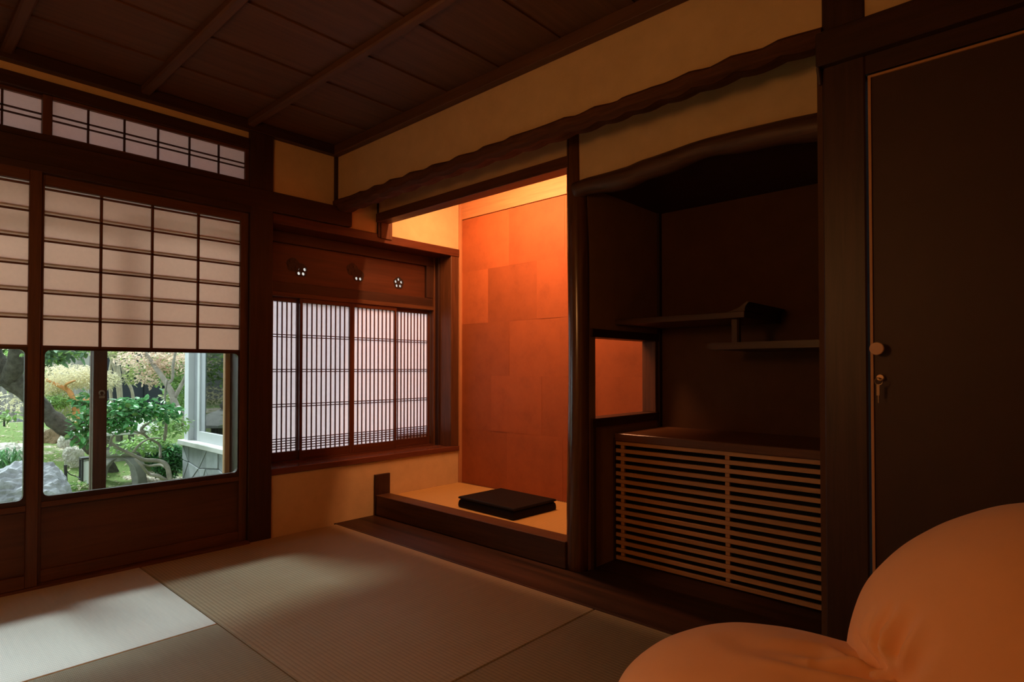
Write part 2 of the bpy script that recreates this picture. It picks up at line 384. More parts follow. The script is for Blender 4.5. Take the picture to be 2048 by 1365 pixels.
# ================================================================== STRAW MATS
TG = (0.37, 0.30, 0.18)
mats = [
 ('straw mat under the screens, daylight sheen worked into its colour', (-2.985, -1.067, -0.972, -0.03), tatami('tatami_daylit_tone', (0.62, 0.61, 0.52), 'y', 0.6, 0.5, 1.0)),  # base colour lightened to stand in for daylight sheen on the weave
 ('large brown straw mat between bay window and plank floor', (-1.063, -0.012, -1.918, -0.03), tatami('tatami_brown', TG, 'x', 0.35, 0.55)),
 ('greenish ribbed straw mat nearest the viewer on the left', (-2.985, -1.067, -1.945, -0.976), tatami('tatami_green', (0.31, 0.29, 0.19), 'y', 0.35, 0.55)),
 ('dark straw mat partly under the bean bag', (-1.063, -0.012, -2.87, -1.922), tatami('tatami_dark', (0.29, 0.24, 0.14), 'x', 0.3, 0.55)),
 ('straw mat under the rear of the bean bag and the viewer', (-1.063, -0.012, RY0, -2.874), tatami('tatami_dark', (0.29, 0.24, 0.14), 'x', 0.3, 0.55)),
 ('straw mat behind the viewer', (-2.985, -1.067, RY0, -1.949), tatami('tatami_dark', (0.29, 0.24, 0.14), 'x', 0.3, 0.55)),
]
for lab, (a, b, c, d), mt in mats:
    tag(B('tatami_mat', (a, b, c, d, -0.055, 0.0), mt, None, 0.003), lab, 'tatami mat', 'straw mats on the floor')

# ================================================================== PAPER SCREENS (garden side)
def panel_glass_hole(m, x0, x1, z0, z1, X0, X1, Z0, Z1, y0, y1, r=0.022):
    """rectangular ring with rounded inner corners, extruded in y"""
    inner = []
    for cx, cz, a0 in ((x1 - r, z1 - r, 0), (x0 + r, z1 - r, 90), (x0 + r, z0 + r, 180), (x1 - r, z0 + r, 270)):
        for i in range(6):
            a = math.radians(a0 + 18 * i); inner.append((cx + r * math.cos(a), cz + r * math.sin(a)))
    n = len(inner); outer = []
    corner = [(X1, Z1), (X0, Z1), (X0, Z0), (X1, Z0)]
    for q in range(4): outer += [corner[q]] * 6
    v = [(p[0], y0, p[1]) for p in inner] + [(p[0], y0, p[1]) for p in outer] + [(p[0], y1, p[1]) for p in inner] + [(p[0], y1, p[1]) for p in outer]
    f = []
    for i in range(n):
        j = (i + 1) % n
        f += [(i, j, n + j, n + i), (2 * n + i, 3 * n + i, 3 * n + j, 2 * n + j), (i, 2 * n + i, 2 * n + j, j)]
    m.add(v, f)
def shoji_screen(x0, x1, yc, label):
    """x0..x1 outer edges, yc = centre plane"""
    t = 0.015; root = E('shoji_screen', ((x0 + x1) / 2, yc, 0.012)); tag(root, label, 'shoji screen', 'snow-viewing screens toward the garden')
    sw = 0.042; ya, yb = yc - t, yc + t
    B('stile', (x0, x0 + sw, ya, yb, 0.012, 1.80), WF('z'), root); B('stile', (x1 - sw, x1, ya, yb, 0.012, 1.80), WF('z'), root)
    ix0, ix1 = x0 + sw, x1 - sw
    B('top_rail', (ix0, ix1, ya, yb, 1.746, 1.80), WF('x'), root); B('bottom_rail', (ix0, ix1, ya, yb, 0.012, 0.066), WF('x'), root)
    B('middle_rail', (ix0, ix1, ya - 0.004, yb, 0.338, 0.362), WF('x'), root)
    B('hip_board', (ix0, ix1, yc + 0.002, yc + 0.010, 0.066, 0.338), wood('hip_board', (0.085, 0.032, 0.013), 'x', 0.5, 0.35, 5), root, 0)
    g = MB(); panel_glass_hole(g, ix0 + 0.008, ix1 - 0.008, 0.384, 1.024, ix0, ix1, 0.362, 1.034, ya + 0.004, yb)
    gf = g.build('glass_frame', W('x'), root)
    B('pane', (ix0 + 0.004, ix1 - 0.004, yc + 0.004, yc + 0.006, 0.37, 1.03), glass(), gf, 0)
    B('paper', (ix0 - .002, ix1 + .002, yc + 0.003, yc + 0.0036, 1.036, 1.737), SHOJI(), root, 0)
    B('upper_paper', (ix0 - .002, ix1 + .002, yc + 0.004, yc + 0.0046, 1.737, 1.748), SHOIN(), root, 0)
    B('sash_foot', (ix0, ix1, yc - .006, yc + 0.010, 1.032, 1.044), WF('x'), root, 0.001)
    for k in range(1, 4):
        x = ix0 + (ix1 - ix0) * k / 4; B('lattice_bar', (x - 0.0055, x + 0.0055, yc - 0.009, yc + 0.003, 1.04, 1.75), WF('z'), root, 0.001)
    for k in range(6):
        z = 1.733 - 0.1148 * k; B('lattice_bar', (ix0, ix1, yc - 0.009, yc + 0.003, z - 0.004, z + 0.004), WF('x'), root, 0.001)
    # the raised lower sash behind: its lattice shows as soft shadows through the paper
    for k in range(6):
        z = 1.733 - 0.1148 * k + 0.018; B('rear_lattice_bar', (ix0, ix1, yc + 0.007, yc + 0.013, z - 0.004, z + 0.004), WF('x'), root, 0)
    return root
shoji_screen(-1.478, -0.545, 0.006, 'paper screen with garden view beside the dark post')
shoji_screen(-2.386, -1.452, -0.034, 'paper screen cut by the left edge of the picture')

def transom(x0, x1, nv, yc, label, v0):
    root = E('transom_screen', ((x0 + x1) / 2, yc, 1.968)); tag(root, label, 'transom screen', 'paper transoms above the screens')
    a, b = yc - 0.012, yc + 0.012
    B('stile', (x0, x0 + 0.035, a, b, 1.968, 2.148), WF('z'), root); B('stile', (x1 - 0.022, x1, a, b, 1.968, 2.148), WF('z'), root)
    B('rail', (x0 + 0.035, x1 - 0.022, a, b, 1.968, 1.976), WF('x'), root, 0.001); B('rail', (x0 + 0.035, x1 - 0.022, a, b, 2.132, 2.148), WF('x'), root, 0.001)
    B('paper', (x0 + 0.02, x1 - 0.01, yc + 0.004, yc + 0.0046, 1.970, 2.140), paper('transom_paper', (0.80, 0.66, 0.64), 0.55), root, 0)
    for k in range(nv):
        x = v0 + 0.1443 * k; B('lattice_bar', (x - 0.004, x + 0.004, yc - 0.006, yc + 0.004, 1.976, 2.132), W('z'), root, 0)
    for z in (2.066, 2.042): B('lattice_bar', (x0 + 0.035, x1 - 0.022, yc - 0.006, yc + 0.004, z - 0.003, z + 0.003), W('x'), root, 0)
transom(-1.447, -0.543, 5, 0.004, 'six-bay paper transom beside the dark post', -1.279)
transom(-2.386, -1.425, 6, -0.008 + 0.03, 'paper transom cut by the left edge of the picture', -2.302)

# glazed garden doors just outside the screens
def garden_door(x0, x1, yc, label, lock=None, wr=0.058, cr_=None):
    root = E('garden_door', ((x0 + x1) / 2, yc, -0.02)); tag(root, label, 'glass door', 'glazed garden doors')
    c = wood('garden_door_wood', (0.075, 0.030, 0.018), 'z', 0.5, 0.4); cx = wood('garden_door_wood', (0.075, 0.030, 0.018), 'x', 0.5, 0.4)
    B('stile', (x0, x0 + 0.058, yc - 0.016, yc + 0.016, -0.01, 1.90), c, root); B('stile', (x1 - wr, x1, yc - 0.016, yc + 0.016, -0.01, 1.90), cr_ or c, root)
    B('rail', (x0 + 0.058, x1 - wr, yc - 0.016, yc + 0.016, -0.01, 0.10), cx, root); B('rail', (x0 + 0.058, x1 - wr, yc - 0.016, yc + 0.016, 1.85, 1.90), cx, root)
    B('pane', (x0 + 0.055, x1 - wr + 0.003, yc - 0.002, yc + 0.002, 0.09, 1.86), glass('door_glass', (0.93, 0.97, 0.96)), root, 0)
    if lock:
        lx, lz = lock; m = MB(); pts = [(lx + 0.011 * math.cos(a), yc - 0.024, lz + 0.011 * math.sin(a)) for a in [math.radians(d) for d in range(-60, 241, 30)]]
        m.tube(pts, 0.004, 6); m.box(lx - 0.010, lx + 0.012, yc - 0.026, yc - 0.016, lz - 0.026, lz - 0.014)
        tag_ = m.build('crescent_lock', plain('worn_brass', (0.35, 0.31, 0.25), 0.4, metallic=0.7), root)
        tag_['label'] = 'small worn metal crescent lock'
garden_door(-1.197, -0.538, 0.25, 'glazed garden door with a crescent lock on its dark stile', (-1.163, 0.822), 0.028, wood('pale_jamb', (0.38, 0.20, 0.09), 'z', 0.5, 0.3))
garden_door(-2.30, -1.14, 0.285, 'glazed garden door behind the left screen')
S(B('jamb_garden', (-0.540, -0.505, 0.10, 0.30, -0.02, 2.0), W('z'), None, 0.002), 'dark jamb at the right edge of the garden glass', 'jamb')
S(B('engawa_floor', (RX0, -0.50, 0.10, 0.33, -0.05, -0.012), wood('engawa_wood', (0.22, 0.12, 0.06), 'x', 0.4), None, 0), 'narrow wooden sill floor between screens and garden doors', 'floor')

# ================================================================== BAY WINDOW (shoin)
S(B('sill_bay', (-0.415, 1.008, -0.012, 0.25, 0.342, 0.378), wood('bay_sill', (0.13, 0.040, 0.020), 'x', 0.22, 0.3, 5, 0.6), None, 0.003), 'glossy red-brown sill board of the bay window', 'sill')
S(B('track_bay', (-0.47, 0.90, 0.152, 0.222, 0.376, 0.3862), WR('x'), None, 0.001), 'low grooved track under the bay screens', 'sill')
S(B('board_outside', (0.60, 0.90, 0.235, 0.26, 0.36, 0.505), WF('x'), None, 0), 'low board standing outside the rightmost bay screen', 'board')
S(B('shelf_bay', (-0.415, 1.008, -0.010, 0.25, 1.768, 1.824), WR('x'), None, 0.003), 'red-brown board capping the bay window', 'shelf board')
S(B('post_bay', (0.932, 1.02, -0.004, 0.12, 0.378, 1.77), wood('frame_wood', FRAME, 'z'), None, 0.003), 'brown post right of the bay window beside the tokonoma', 'post')
S(B('jamb_bay', (0.918, 1.02, 0.12, 0.25, 0.378, 1.77), W('z'), None, 0.002), 'dark side jamb of the bay window', 'jamb')
S(B('trim_6', (0.897, 0.912, 0.150, 0.20, 0.378, 1.768), WF('z'), None, 0.001), 'thin brown upright strip in the bay window corner', 'trim')
S(B('jamb_bay_left', (-0.52, -0.47, 0.10, 0.25, 0.378, 1.77), W('z'), None, 0.002), 'hidden left jamb of the bay window', 'jamb')
fz = E('frieze', (0.2, 0.19, 1.376)); tag(fz, 'red-brown frieze board with plum-blossom cutouts above the bay screens', 'frieze')
B('rail', (-0.47, 0.897, 0.150, 0.215, 1.376, 1.404), WF('x'), fz); B('rail', (-0.47, 0.897, 0.162, 0.215, 1.404, 1.466), W('x'), fz)
B('rail', (-0.47, 0.897, 0.158, 0.215, 1.702, 1.768), W('x'), fz); B('frame_upright', (0.836, 0.897, 0.158, 0.215, 1.466, 1.702), W('z'), fz)
# frieze board with pierced blossoms (boolean of petal cutters, then baked)
LIT = [(-0.137, 1.552), (0.272, 1.566), (0.600, 1.552)]
DIM = [(-0.190, 1.580), (0.226, 1.602)]
def petals(cx, cz, rot=0.0): return [(cx + 0.025 * math.cos(math.radians(90 + 72 * k + rot)), cz + 0.025 * math.sin(math.radians(90 + 72 * k + rot))) for k in range(5)]
def bake_bool(o, cutters):
    bm = bmesh.new()
    for (cx, cz, r) in cutters:
        mtx = Matrix.Translation((cx, 0.19, cz)) @ Matrix.Rotation(PI / 2, 4, 'X')
        bmesh.ops.create_cone(bm, cap_ends=True, segments=14, radius1=r, radius2=r, depth=0.12, matrix=mtx)
    me = bpy.data.meshes.new('cut'); bm.to_mesh(me); bm.free()
    c = bpy.data.objects.new('cut', me); COL.objects.link(c)
    md = o.modifiers.new('b', 'BOOLEAN'); md.operation = 'DIFFERENCE'; md.object = c; md.solver = 'EXACT'
    dg = bpy.context.evaluated_depsgraph_get(); dg.update()
    nm = bpy.data.meshes.new_from_object(o.evaluated_get(dg)); o.modifiers.remove(md)
    o.data = nm; bpy.data.objects.remove(c)
SHOWN = {0: (1, 2, 3, 4), 1: (2, 3), 2: (0, 1, 2, 3, 4)}
def pierced(c): return [q for k, q in enumerate(petals(*c)) if k in SHOWN[LIT.index(c)]]
cut_all = [(x, z, 0.0102) for c in LIT for x, z in pierced(c)]
v, f = boxv(-0.47, 0.836, 0.182, 0.190, 1.466, 1.702)
fb = finish('frieze_board', v, f, wood('frieze_wood_shaded', (0.070, 0.021, 0.008), 'x', 0.4, 0.4, 5), None, center=False)  # wood colour darkened to carry the shade under the capping board
bake_bool(fb, cut_all); fb.parent = fz; fb.location = -Vector(fz.location)
B('frieze_paper', (-0.47, 0.836, 0.196, 0.1966, 1.470, 1.70), paper('frieze_paper', (0.86, 0.82, 0.80), 0.65), fz, 0)
black = plain('black_lacquer_wood', (0.012, 0.009, 0.008), 0.45)
for (cx, cz) in LIT + DIM:
    lit = (cx, cz) in LIT
    m = MB(); out = []
    for i in range(40):
        a = 2 * PI * i / 40; r = 0.0395 + 0.0045 * abs(math.cos(2.5 * (a - PI / 2))); out.append((cx + r * math.cos(a), cz + r * math.sin(a)))
    m.ngon(out[::-1], 'y', 0.1795 if lit else 0.1805, 0.1818)
    pb = finish('plum_crest', m.v, m.f, black, None, center=False)
    if lit: bake_bool(pb, [(x, z, 0.0102) for x, z in pierced((cx, cz))])
    pb.parent = fz; pb.location = -Vector(fz.location)
    if not lit:
        for (x, z) in petals(cx, cz, 36):
            m = MB(); m.ngon([(x + 0.0085 * math.cos(2 * PI * i / 12), z + 0.0085 * math.sin(2 * PI * i / 12)) for i in range(12)][::-1], 'y', 0.1785, 0.1806)
            m.build('plum_petal', plain('dark_petal', (0.03, 0.018, 0.012), 0.5), fz)
def shoin_screen(x0, x1, yc, label):
    root = E('bay_screen', ((x0 + x1) / 2, yc, 0.384)); tag(root, label, 'shoji screen', 'finely barred screens of the bay window')
    a, b = yc - 0.010, yc + 0.010; sw = 0.018
    B('stile', (x0, x0 + sw, a, b, 0.386, 1.378), WR('z'), root, 0.001); B('stile', (x1 - sw, x1, a, b, 0.386, 1.378), WR('z'), root, 0.001)
    B('rail', (x0 + sw, x1 - sw, a, b, 0.386, 0.440), WR('x'), root, 0.001); B('rail', (x0 + sw, x1 - sw, a, b, 1.350, 1.378), WR('x'), root, 0.001)
    B('paper', (x0 + 0.01, x1 - 0.01, yc + 0.006, yc + 0.0066, 0.41, 1.36), SHOIN(), root, 0)
    for k in range(1, 10):
        x = x0 + sw + (x1 - x0 - 2 * sw) * k / 10; B('lattice_bar', (x - 0.0033, x + 0.0033, yc - 0.003, yc + 0.0045, 0.44, 1.35), WR('z'), root, 0)
    for z in (1.150, 1.136, 0.939, 0.925, 0.727, 0.712, 0.518, 0.503, 0.488, 0.473, 0.457):
        B('lattice_bar', (x0 + sw, x1 - sw, yc - 0.001, yc + 0.0055, z - 0.0026, z + 0.0026), WR('x'), root, 0)
shoin_screen(-0.478, -0.140, 0.200, 'bay screen half hidden behind the dark post')
shoin_screen(-0.152, 0.214, 0.172, 'second bay screen from the post, left of the centre join')
shoin_screen(0.214, 0.572, 0.172, 'third bay screen from the post, right of the centre join')
shoin_screen(0.560, 0.892, 0.200, 'rightmost bay screen beside the tokonoma')

# ================================================================== TOKONOMA
S(B('platform_edge', (0.281, 0.384, -1.55, -0.016, 0.0, 0.128), wood('platform_wood', (0.075, 0.030, 0.012), 'y', 0.5, 0.45, 6, 0.25), None, 0.003), 'thick brown timber edge of the raised tokonoma platform', 'platform edge')
S(B('platform_base', (0.384, 1.028, -1.56, -0.0, 0.0, 0.070), W('y'), None, 0), 'base under the tokonoma straw mat', 'platform')
pm = tag(B('platform_mat', (0.384, 1.026, -1.56, -0.002, 0.070, 0.108), tatami('tatami_gold', (0.52, 0.31, 0.10), 'x', 0.2, 0.6), None, 0.002), 'golden straw mat on the raised tokonoma platform', 'tatami mat')
m = MB()
for i in range(96):
    y = -0.012 - i * 0.0160
    m.box(0.385, 0.395, y - 0.010, y, 0.1075, 0.1092); m.box(1.012, 1.022, y - 0.010, y, 0.1075, 0.1092)
bd = m.build('edge_stitching', plain('stitch_dark', (0.05, 0.022, 0.012), 0.7), pm); bd['kind'] = 'stuff'
# black lacquered display board
tr = E('display_board', (0.645, -0.83, 0.108)); tag(tr, 'low black lacquered display board on the golden straw mat', 'display board')
LAC = plain('black_lacquer', (0.008, 0.006, 0.0055), 0.6, spec=0.12)
A = math.radians(-2)
def rect_prof(name, prof, mat):
    """rounded profile swept round a rectangle: prof = [(inset,z)...]"""
    c = [(-0.18, -0.235), (0.18, -0.235), (0.18, 0.235), (-0.18, 0.235)]; v = []; f = []
    for ins, z in prof:
        for x, y in c:
            x2 = x - math.copysign(ins, x); y2 = y - math.copysign(ins, y)
            v.append((0.645 + x2 * math.cos(A) - y2 * math.sin(A), -0.83 + x2 * math.sin(A) + y2 * math.cos(A), z))
    n = len(prof)
    for i in range(n - 1):
        for k in range(4): f.append((i * 4 + k, i * 4 + (k + 1) % 4, (i + 1) * 4 + (k + 1) % 4, (i + 1) * 4 + k))
    f += [(3, 2, 1, 0), tuple(range(4 * n - 4, 4 * n))]
    return finish(name, v, f, mat, tr)
rect_prof('top_slab', [(0.012, 0.158), (0.003, 0.161), (0.0, 0.166), (0.003, 0.172), (0.010, 0.175)], LAC)
rect_prof('base_body', [(0.010, 0.1085), (0.003, 0.112), (0.001, 0.122), (0.002, 0.138), (0.005, 0.150), (0.010, 0.155), (0.011, 0.1585)], LAC)
# assumed cove lamp, out of sight behind the lintel
lf = E('assumed_cove_lamp', (0.40, -0.80, 2.0)); tag(lf, 'assumed slim cove lamp hidden behind the tokonoma lintel', 'assumed lamp')
B('housing', (0.39, 0.47, -1.46, -0.34, 2.215, 2.300), plain('lamp_metal', (0.5, 0.5, 0.5), 0.4), lf)  # housing added around the assumed light, never in view
ld = bpy.data.lights.new('assumed_cove_lamp_light', 'AREA'); ld.shape = 'RECTANGLE'; ld.size = 1.05; ld.size_y = 0.04
ld.energy = 39; ld.color = (1.0, 0.43, 0.19)
lo_ = bpy.data.objects.new('assumed_cove_lamp_light', ld); COL.objects.link(lo_)
d = Vector((0.55, 0, -0.83)).normalized(); zax = -d; xax = Vector((0, 1, 0)); yax = zax.cross(xax)
lo_.matrix_world = Matrix(((xax.x, yax.x, zax.x, 0.43), (xax.y, yax.y, zax.y, -0.90), (xax.z, yax.z, zax.z, 2.20), (0, 0, 0, 1)))

# ================================================================== SHELF NICHE
cab = E('slatted_cabinet', (0.56, -2.18, 0.0)); tag(cab, 'low cabinet with pale horizontal slats under a dark top', 'cabinet')
B('top_board', (0.538, 1.018, -2.718, -1.658, 0.588, 0.626), wood('cabinet_top', (0.12, 0.050, 0.022), 'y', 0.3, 0.45, 6), cab, 0.003)
SL = (0.50, 0.245, 0.085)
for k in range(16):
    z = 0.577 - 0.0374 * k; c = sc3(SL, random.uniform(0.88, 1.12))
    o = B('slat', (0.556, 0.568, -2.718, -1.652, z - 0.0095, z + 0.0095), wood('slat_wood_%d' % (k % 4), c, 'y', 0.5, 0.2), cab, 0.0012)
for y in (-1.682, -2.208, -2.70): B('batten', (0.569, 0.582, y - 0.010, y + 0.010, 0.002, 0.588), wood('slat_wood_0', SL, 'z', 0.5, 0.2), cab, 0.001)
B('side_post', (0.548, 0.585, -1.652, -1.642, 0.0, 0.60), W('z'), cab, 0.001)
B('interior', (0.64, 1.015, -2.716, -1.66, 0.0, 0.587), plain('cabinet_black', (0.012, 0.009, 0.007), 0.9), cab, 0)
us = E('staggered_shelf', (0.80, -1.96, 1.16)); tag(us, 'upper staggered shelf with an upturned end in the dark niche', 'shelf', 'staggered shelves')
shm = wood('shelf_wood', (0.055, 0.024, 0.0105), 'y', 0.4, 0.4, 6)
B('board', (0.572, 1.02, -2.285, -1.640, 1.160, 1.188), shm, us, 0.002)
prof = [(-2.286, 1.188), (-2.286, 1.198), (-2.289, 1.209), (-2.297, 1.219), (-2.304, 1.226), (-2.298, 1.228), (-2.286, 1.224), (-2.274, 1.214), (-2.258, 1.203), (-2.235, 1.194), (-2.205, 1.188)]
m = MB(); m.ngon(prof, 'x', 0.574, 1.02); m.build('upturned_lip', wood('shelf_wood', (0.055, 0.024, 0.0105), 'x', 0.4, 0.4, 6), us)
lsf = E('staggered_shelf', (0.80, -2.40, 1.026)); tag(lsf, 'lower staggered shelf with a small strut in the dark niche', 'shelf', 'staggered shelves')
m = MB(); m.ngon([(-2.72, 1.027), (-2.12, 1.027), (-2.108, 1.033), (-2.104, 1.042), (-2.108, 1.051), (-2.12, 1.057), (-2.72, 1.057)], 'x', 0.600, 1.02); m.build('board', shm, lsf)
m = MB(); cx, cy, h = 0.632, -2.225, 0.017
m.ngon([(cx - h, cy - h * .6), (cx - h * .6, cy - h), (cx + h * .6, cy - h), (cx + h, cy - h * .6), (cx + h, cy + h * .6), (cx + h * .6, cy + h), (cx - h * .6, cy + h), (cx - h, cy + h * .6)], 'z', 1.057, 1.160)
m.build('strut', wood('shelf_wood', (0.055, 0.024, 0.0105), 'z', 0.35, 0.4, 6), lsf)

# ================================================================== CLOSET DOOR
cd = E('closet_door', (0.0, -3.4, 0.0)); tag(cd, 'tall dark brown closet door with a pale edge strip and round knob', 'door')
B('panel', (0.004, 0.030, -3.90, -2.880, 0.004, 1.786), plain('door_panel', (0.042, 0.018, 0.0085), 0.55, 0.1, 6), cd, 0)
ED = wood('pale_edge', (0.42, 0.21, 0.085), 'z', 0.5, 0.12); EDY = wood('pale_edge', (0.42, 0.21, 0.085), 'y', 0.5, 0.12)
B('edge_strip', (-0.002, 0.030, -2.880, -2.8725, 0.004, 1.790), ED, cd, 0.0005); B('edge_strip', (-0.002, 0.030, -3.90, -2.880, 1.783, 1.790), EDY, cd, 0.0005)
def disc_x(m, x0, x1, y, z, prof, seg=24):
    v = []; f = []; n = len(prof)
    for r, t in prof:
        for k in range(seg):
            a = 2 * PI * k / seg; v.append((x0 + (x1 - x0) * t, y + r * math.cos(a), z + r * math.sin(a)))
    for i in range(n - 1):
        for k in range(seg): f.append((i * seg + k, i * seg + (k + 1) % seg, (i + 1) * seg + (k + 1) % seg, (i + 1) * seg + k))
    f += [tuple(range(seg))[::-1], tuple(range((n - 1) * seg, n * seg))]; m.add(v, f)
m = MB(); disc_x(m, 0.004, -0.030, -2.8935, 0.998, [(0.007, 0), (0.007, 0.55), (0.0165, 0.72), (0.0185, 0.85), (0.0180, 0.96), (0.0165, 1.0)])
kb = m.build('knob', plain('bronze_knob', (0.52, 0.30, 0.17), 0.45, 0.05), cd); kb['label'] = 'round pale bronze knob'; autosmooth(kb, 35)
m = MB(); disc_x(m, 0.004, -0.012, -2.898, 0.916, [(0.0098, 0), (0.0098, 0.7), (0.0085, 1.0)])
lk = m.build('lock', plain('brass_lock', (0.50, 0.33, 0.20), 0.35, 0.05, metallic=0.5), cd)
m = MB(); m.box(-0.030, -0.012, -2.8995, -2.8965, 0.9115, 0.9150)
pts = [(-0.030, -2.898 + 0.010 * math.cos(a), 0.906 + 0.010 * math.sin(a)) for a in [2 * PI * i / 16 for i in range(17)]]
m.tube(pts, 0.0011, 5); m.box(-0.031, -0.029, -2.900, -2.893, 0.866, 0.896); m.box(-0.031, -0.029, -2.898, -2.896, 0.845, 0.866)
ky = m.build('key', plain('key_metal', (0.30, 0.22, 0.15), 0.35, metallic=0.6), lk); ky['label'] = 'small key on a ring hanging from the lock'

# ================================================================== ASSUMED FLOOR LAMP (added, out of view on the left)
fl = E('assumed_floor_lamp', (-2.05, -2.15, 0.0)); tag(fl, 'assumed slim black floor lamp with a bare globe bulb, unseen left of the viewer', 'assumed floor lamp')  # stand and globe added around the assumed light
LB = plain('lamp_black', (0.02, 0.02, 0.02), 0.5)
m = MB(); m.lathe([(0.13, 0.0), (0.13, 0.012), (0.02, 0.022), (0.010, 0.03)], (-2.05, -2.15, 0), 24); m.build('base', LB, fl)
m = MB(); m.tube([(-2.05, -2.15, 0.02), (-2.05, -2.15, 1.14)], 0.009, 10); m.build('pole', LB, fl)
m = MB(); m.lathe([(0.012, 1.13), (0.022, 1.14), (0.024, 1.185), (0.018, 1.19)], (-2.05, -2.15, 0), 16); m.build('socket', LB, fl)
m = MB(); m.lathe([(0.02, 1.188)] + [(0.165 * math.sin(a), 1.35 - 0.165 * math.cos(a)) for a in [PI * i / 12 for i in range(1, 12)]] + [(0.004, 1.515)], (-2.05, -2.15, 0), 24)
m.build('globe', glass('globe_glass', (1, 1, 1)), fl, True)

# ================================================================== BEAN BAG
def fabric():
    m, nt, p = _new('tan_stretch_fabric'); v = mapping(nt, (1, 1, 1))
    f = noise_tex(nt, v, 5, 5, 0.6); c = ramp(nt, f, [(0.3, (0.84, 0.43, 0.19)), (0.7, (0.90, 0.47, 0.21))])
    L(nt, c, p.inputs['Base Color']); p.inputs['Roughness'].default_value = 0.85; p.inputs['Sheen Weight'].default_value = 0.15
    bump(nt, p, noise_tex(nt, v, 260, 3, 0.6), 0.12, 0.0008); return m
FAB = fabric()
bb = E('bean_bag', (-0.6, -3.15, 0.0)); tag(bb, 'large tan bean bag chair slumped in front of the closet door', 'bean bag')
def lobe(name, q, folds, power=0.9, floor=0.0):
    cx, cy, cz, a, b, c, r, tl = q; v = []; f = []; nu, nv_ = 170, 260
    ct, st, cr, sr = math.cos(tl), math.sin(tl), math.cos(r), math.sin(r)
    def P(i, j):
        th = PI * i / nu; ph = 2 * PI * j / nv_
        n_ = Vector((math.sin(th) * math.cos(ph), math.sin(th) * math.sin(ph), math.cos(th)))
        s = Vector([math.copysign(abs(t) ** power, t) for t in n_])
        w = Vector((s.x * a, s.y * b, s.z * c)); w = Vector((w.x * ct + w.z * st, w.y, -w.x * st + w.z * ct)); w = Vector((w.x * cr - w.y * sr, w.x * sr + w.y * cr, w.z))
        n2 = Vector((n_.x / a, n_.y / b, n_.z / c)).normalized(); n2 = Vector((n2.x * ct + n2.z * st, n2.y, -n2.x * st + n2.z * ct)); n2 = Vector((n2.x * cr - n2.y * sr, n2.x * sr + n2.y * cr, n2.z))
        p = Vector((cx, cy, cz)) + w
        p += n2 * folds(p)
        if p.z < floor: p.z = floor + 0.15 * (p.z - floor) * 0
        return p
    for i in range(nu + 1):
        for j in range(nv_): v.append(P(i, j))
    for i in range(nu):
        for j in range(nv_): f.append((i * nv_ + j, (i + 1) * nv_ + j, (i + 1) * nv_ + (j + 1) % nv_, i * nv_ + (j + 1) % nv_))
    return finish(name, v, f, FAB, bb, True)
def seg_d(p, a, b):
    ab = b - a; t = max(0.0, min(1.0, (p - a).dot(ab) / ab.length_squared)); return (p - a - ab * t).length, t
BACKC = [([(-0.707, -3.055, 0.513), (-0.712, -3.045, 0.493), (-0.716, -3.036, 0.472), (-0.727, -3.033, 0.447), (-0.737, -3.037, 0.432), (-0.747, -3.044, 0.422)], 0.016, 0.010),
         ([(-0.685, -3.02, 0.485), (-0.695, -3.012, 0.455), (-0.717, -3.019, 0.428), (-0.74, -3.034, 0.411)], 0.009, 0.010),
         ([(-0.741, -3.084, 0.507), (-0.748, -3.064, 0.466), (-0.761, -3.056, 0.414)], 0.008, 0.013), ([(-0.769, -3.117, 0.497), (-0.776, -3.089, 0.444), (-0.774, -3.073, 0.413)], 0.007, 0.015),
         ([(-0.659, -2.984, 0.433), (-0.695, -3.002, 0.424), (-0.736, -3.03, 0.411)], 0.008, 0.009), ([(-0.731, -3.101, 0.536), (-0.736, -3.075, 0.503), (-0.746, -3.057, 0.458)], 0.005, 0.014)]
SEATC = [([(-0.804, -2.864, 0.399), (-0.798, -2.933, 0.402), (-0.787, -2.983, 0.402), (-0.775, -3.028, 0.401)], 0.010, 0.014),
         ([(-0.782, -2.947, 0.403), (-0.775, -2.996, 0.402), (-0.767, -3.046, 0.4)], 0.012, 0.010),
         ([(-0.754, -2.777, 0.39), (-0.782, -2.839, 0.399), (-0.771, -2.881, 0.402), (-0.755, -2.935, 0.404)], 0.006, 0.028), ([(-0.687, -2.949, 0.401), (-0.709, -2.987, 0.402), (-0.742, -3.027, 0.401)], 0.006, 0.014)]
BACKC = [([Vector(q) for q in l], a, w) for l, a, w in BACKC]; SEATC = [([Vector(q) for q in l], a, w) for l, a, w in SEATC]
def creases(p, table, seed):
    h = 0.007 * noise.noise(p * 4 + Vector((seed, 0, 0))) + 0.0025 * noise.noise(p * 12)
    if (p - Vector((-0.74, -2.98, 0.43))).length < 0.36:
        for l, amp, w in table:
            best = 1e9; tt = 0; n = len(l) - 1
            for k in range(n):
                d, t = seg_d(p, l[k], l[k + 1])
                if d < best: best = d; tt = (k + t) / n
            if best < 5 * w:
                e = best / w; fade = min(1, 0.15 + 1.4 * tt); h += 1.35 * amp * fade * (-math.exp(-e * e) + 0.55 * math.exp(-((e - 1.7) / 0.9) ** 2))
    return h
lobe('seat_cushion', (-0.713, -2.943, 0.181, 0.311, 0.426, 0.221, 0.097, 0.093), lambda p: creases(p, SEATC, 3.0))
lobe('back_cushion', (-0.446, -3.384, 0.34, 0.33, 0.464, 0.362, 0.546, -0.077), lambda p: creases(p, BACKC, 9.0))

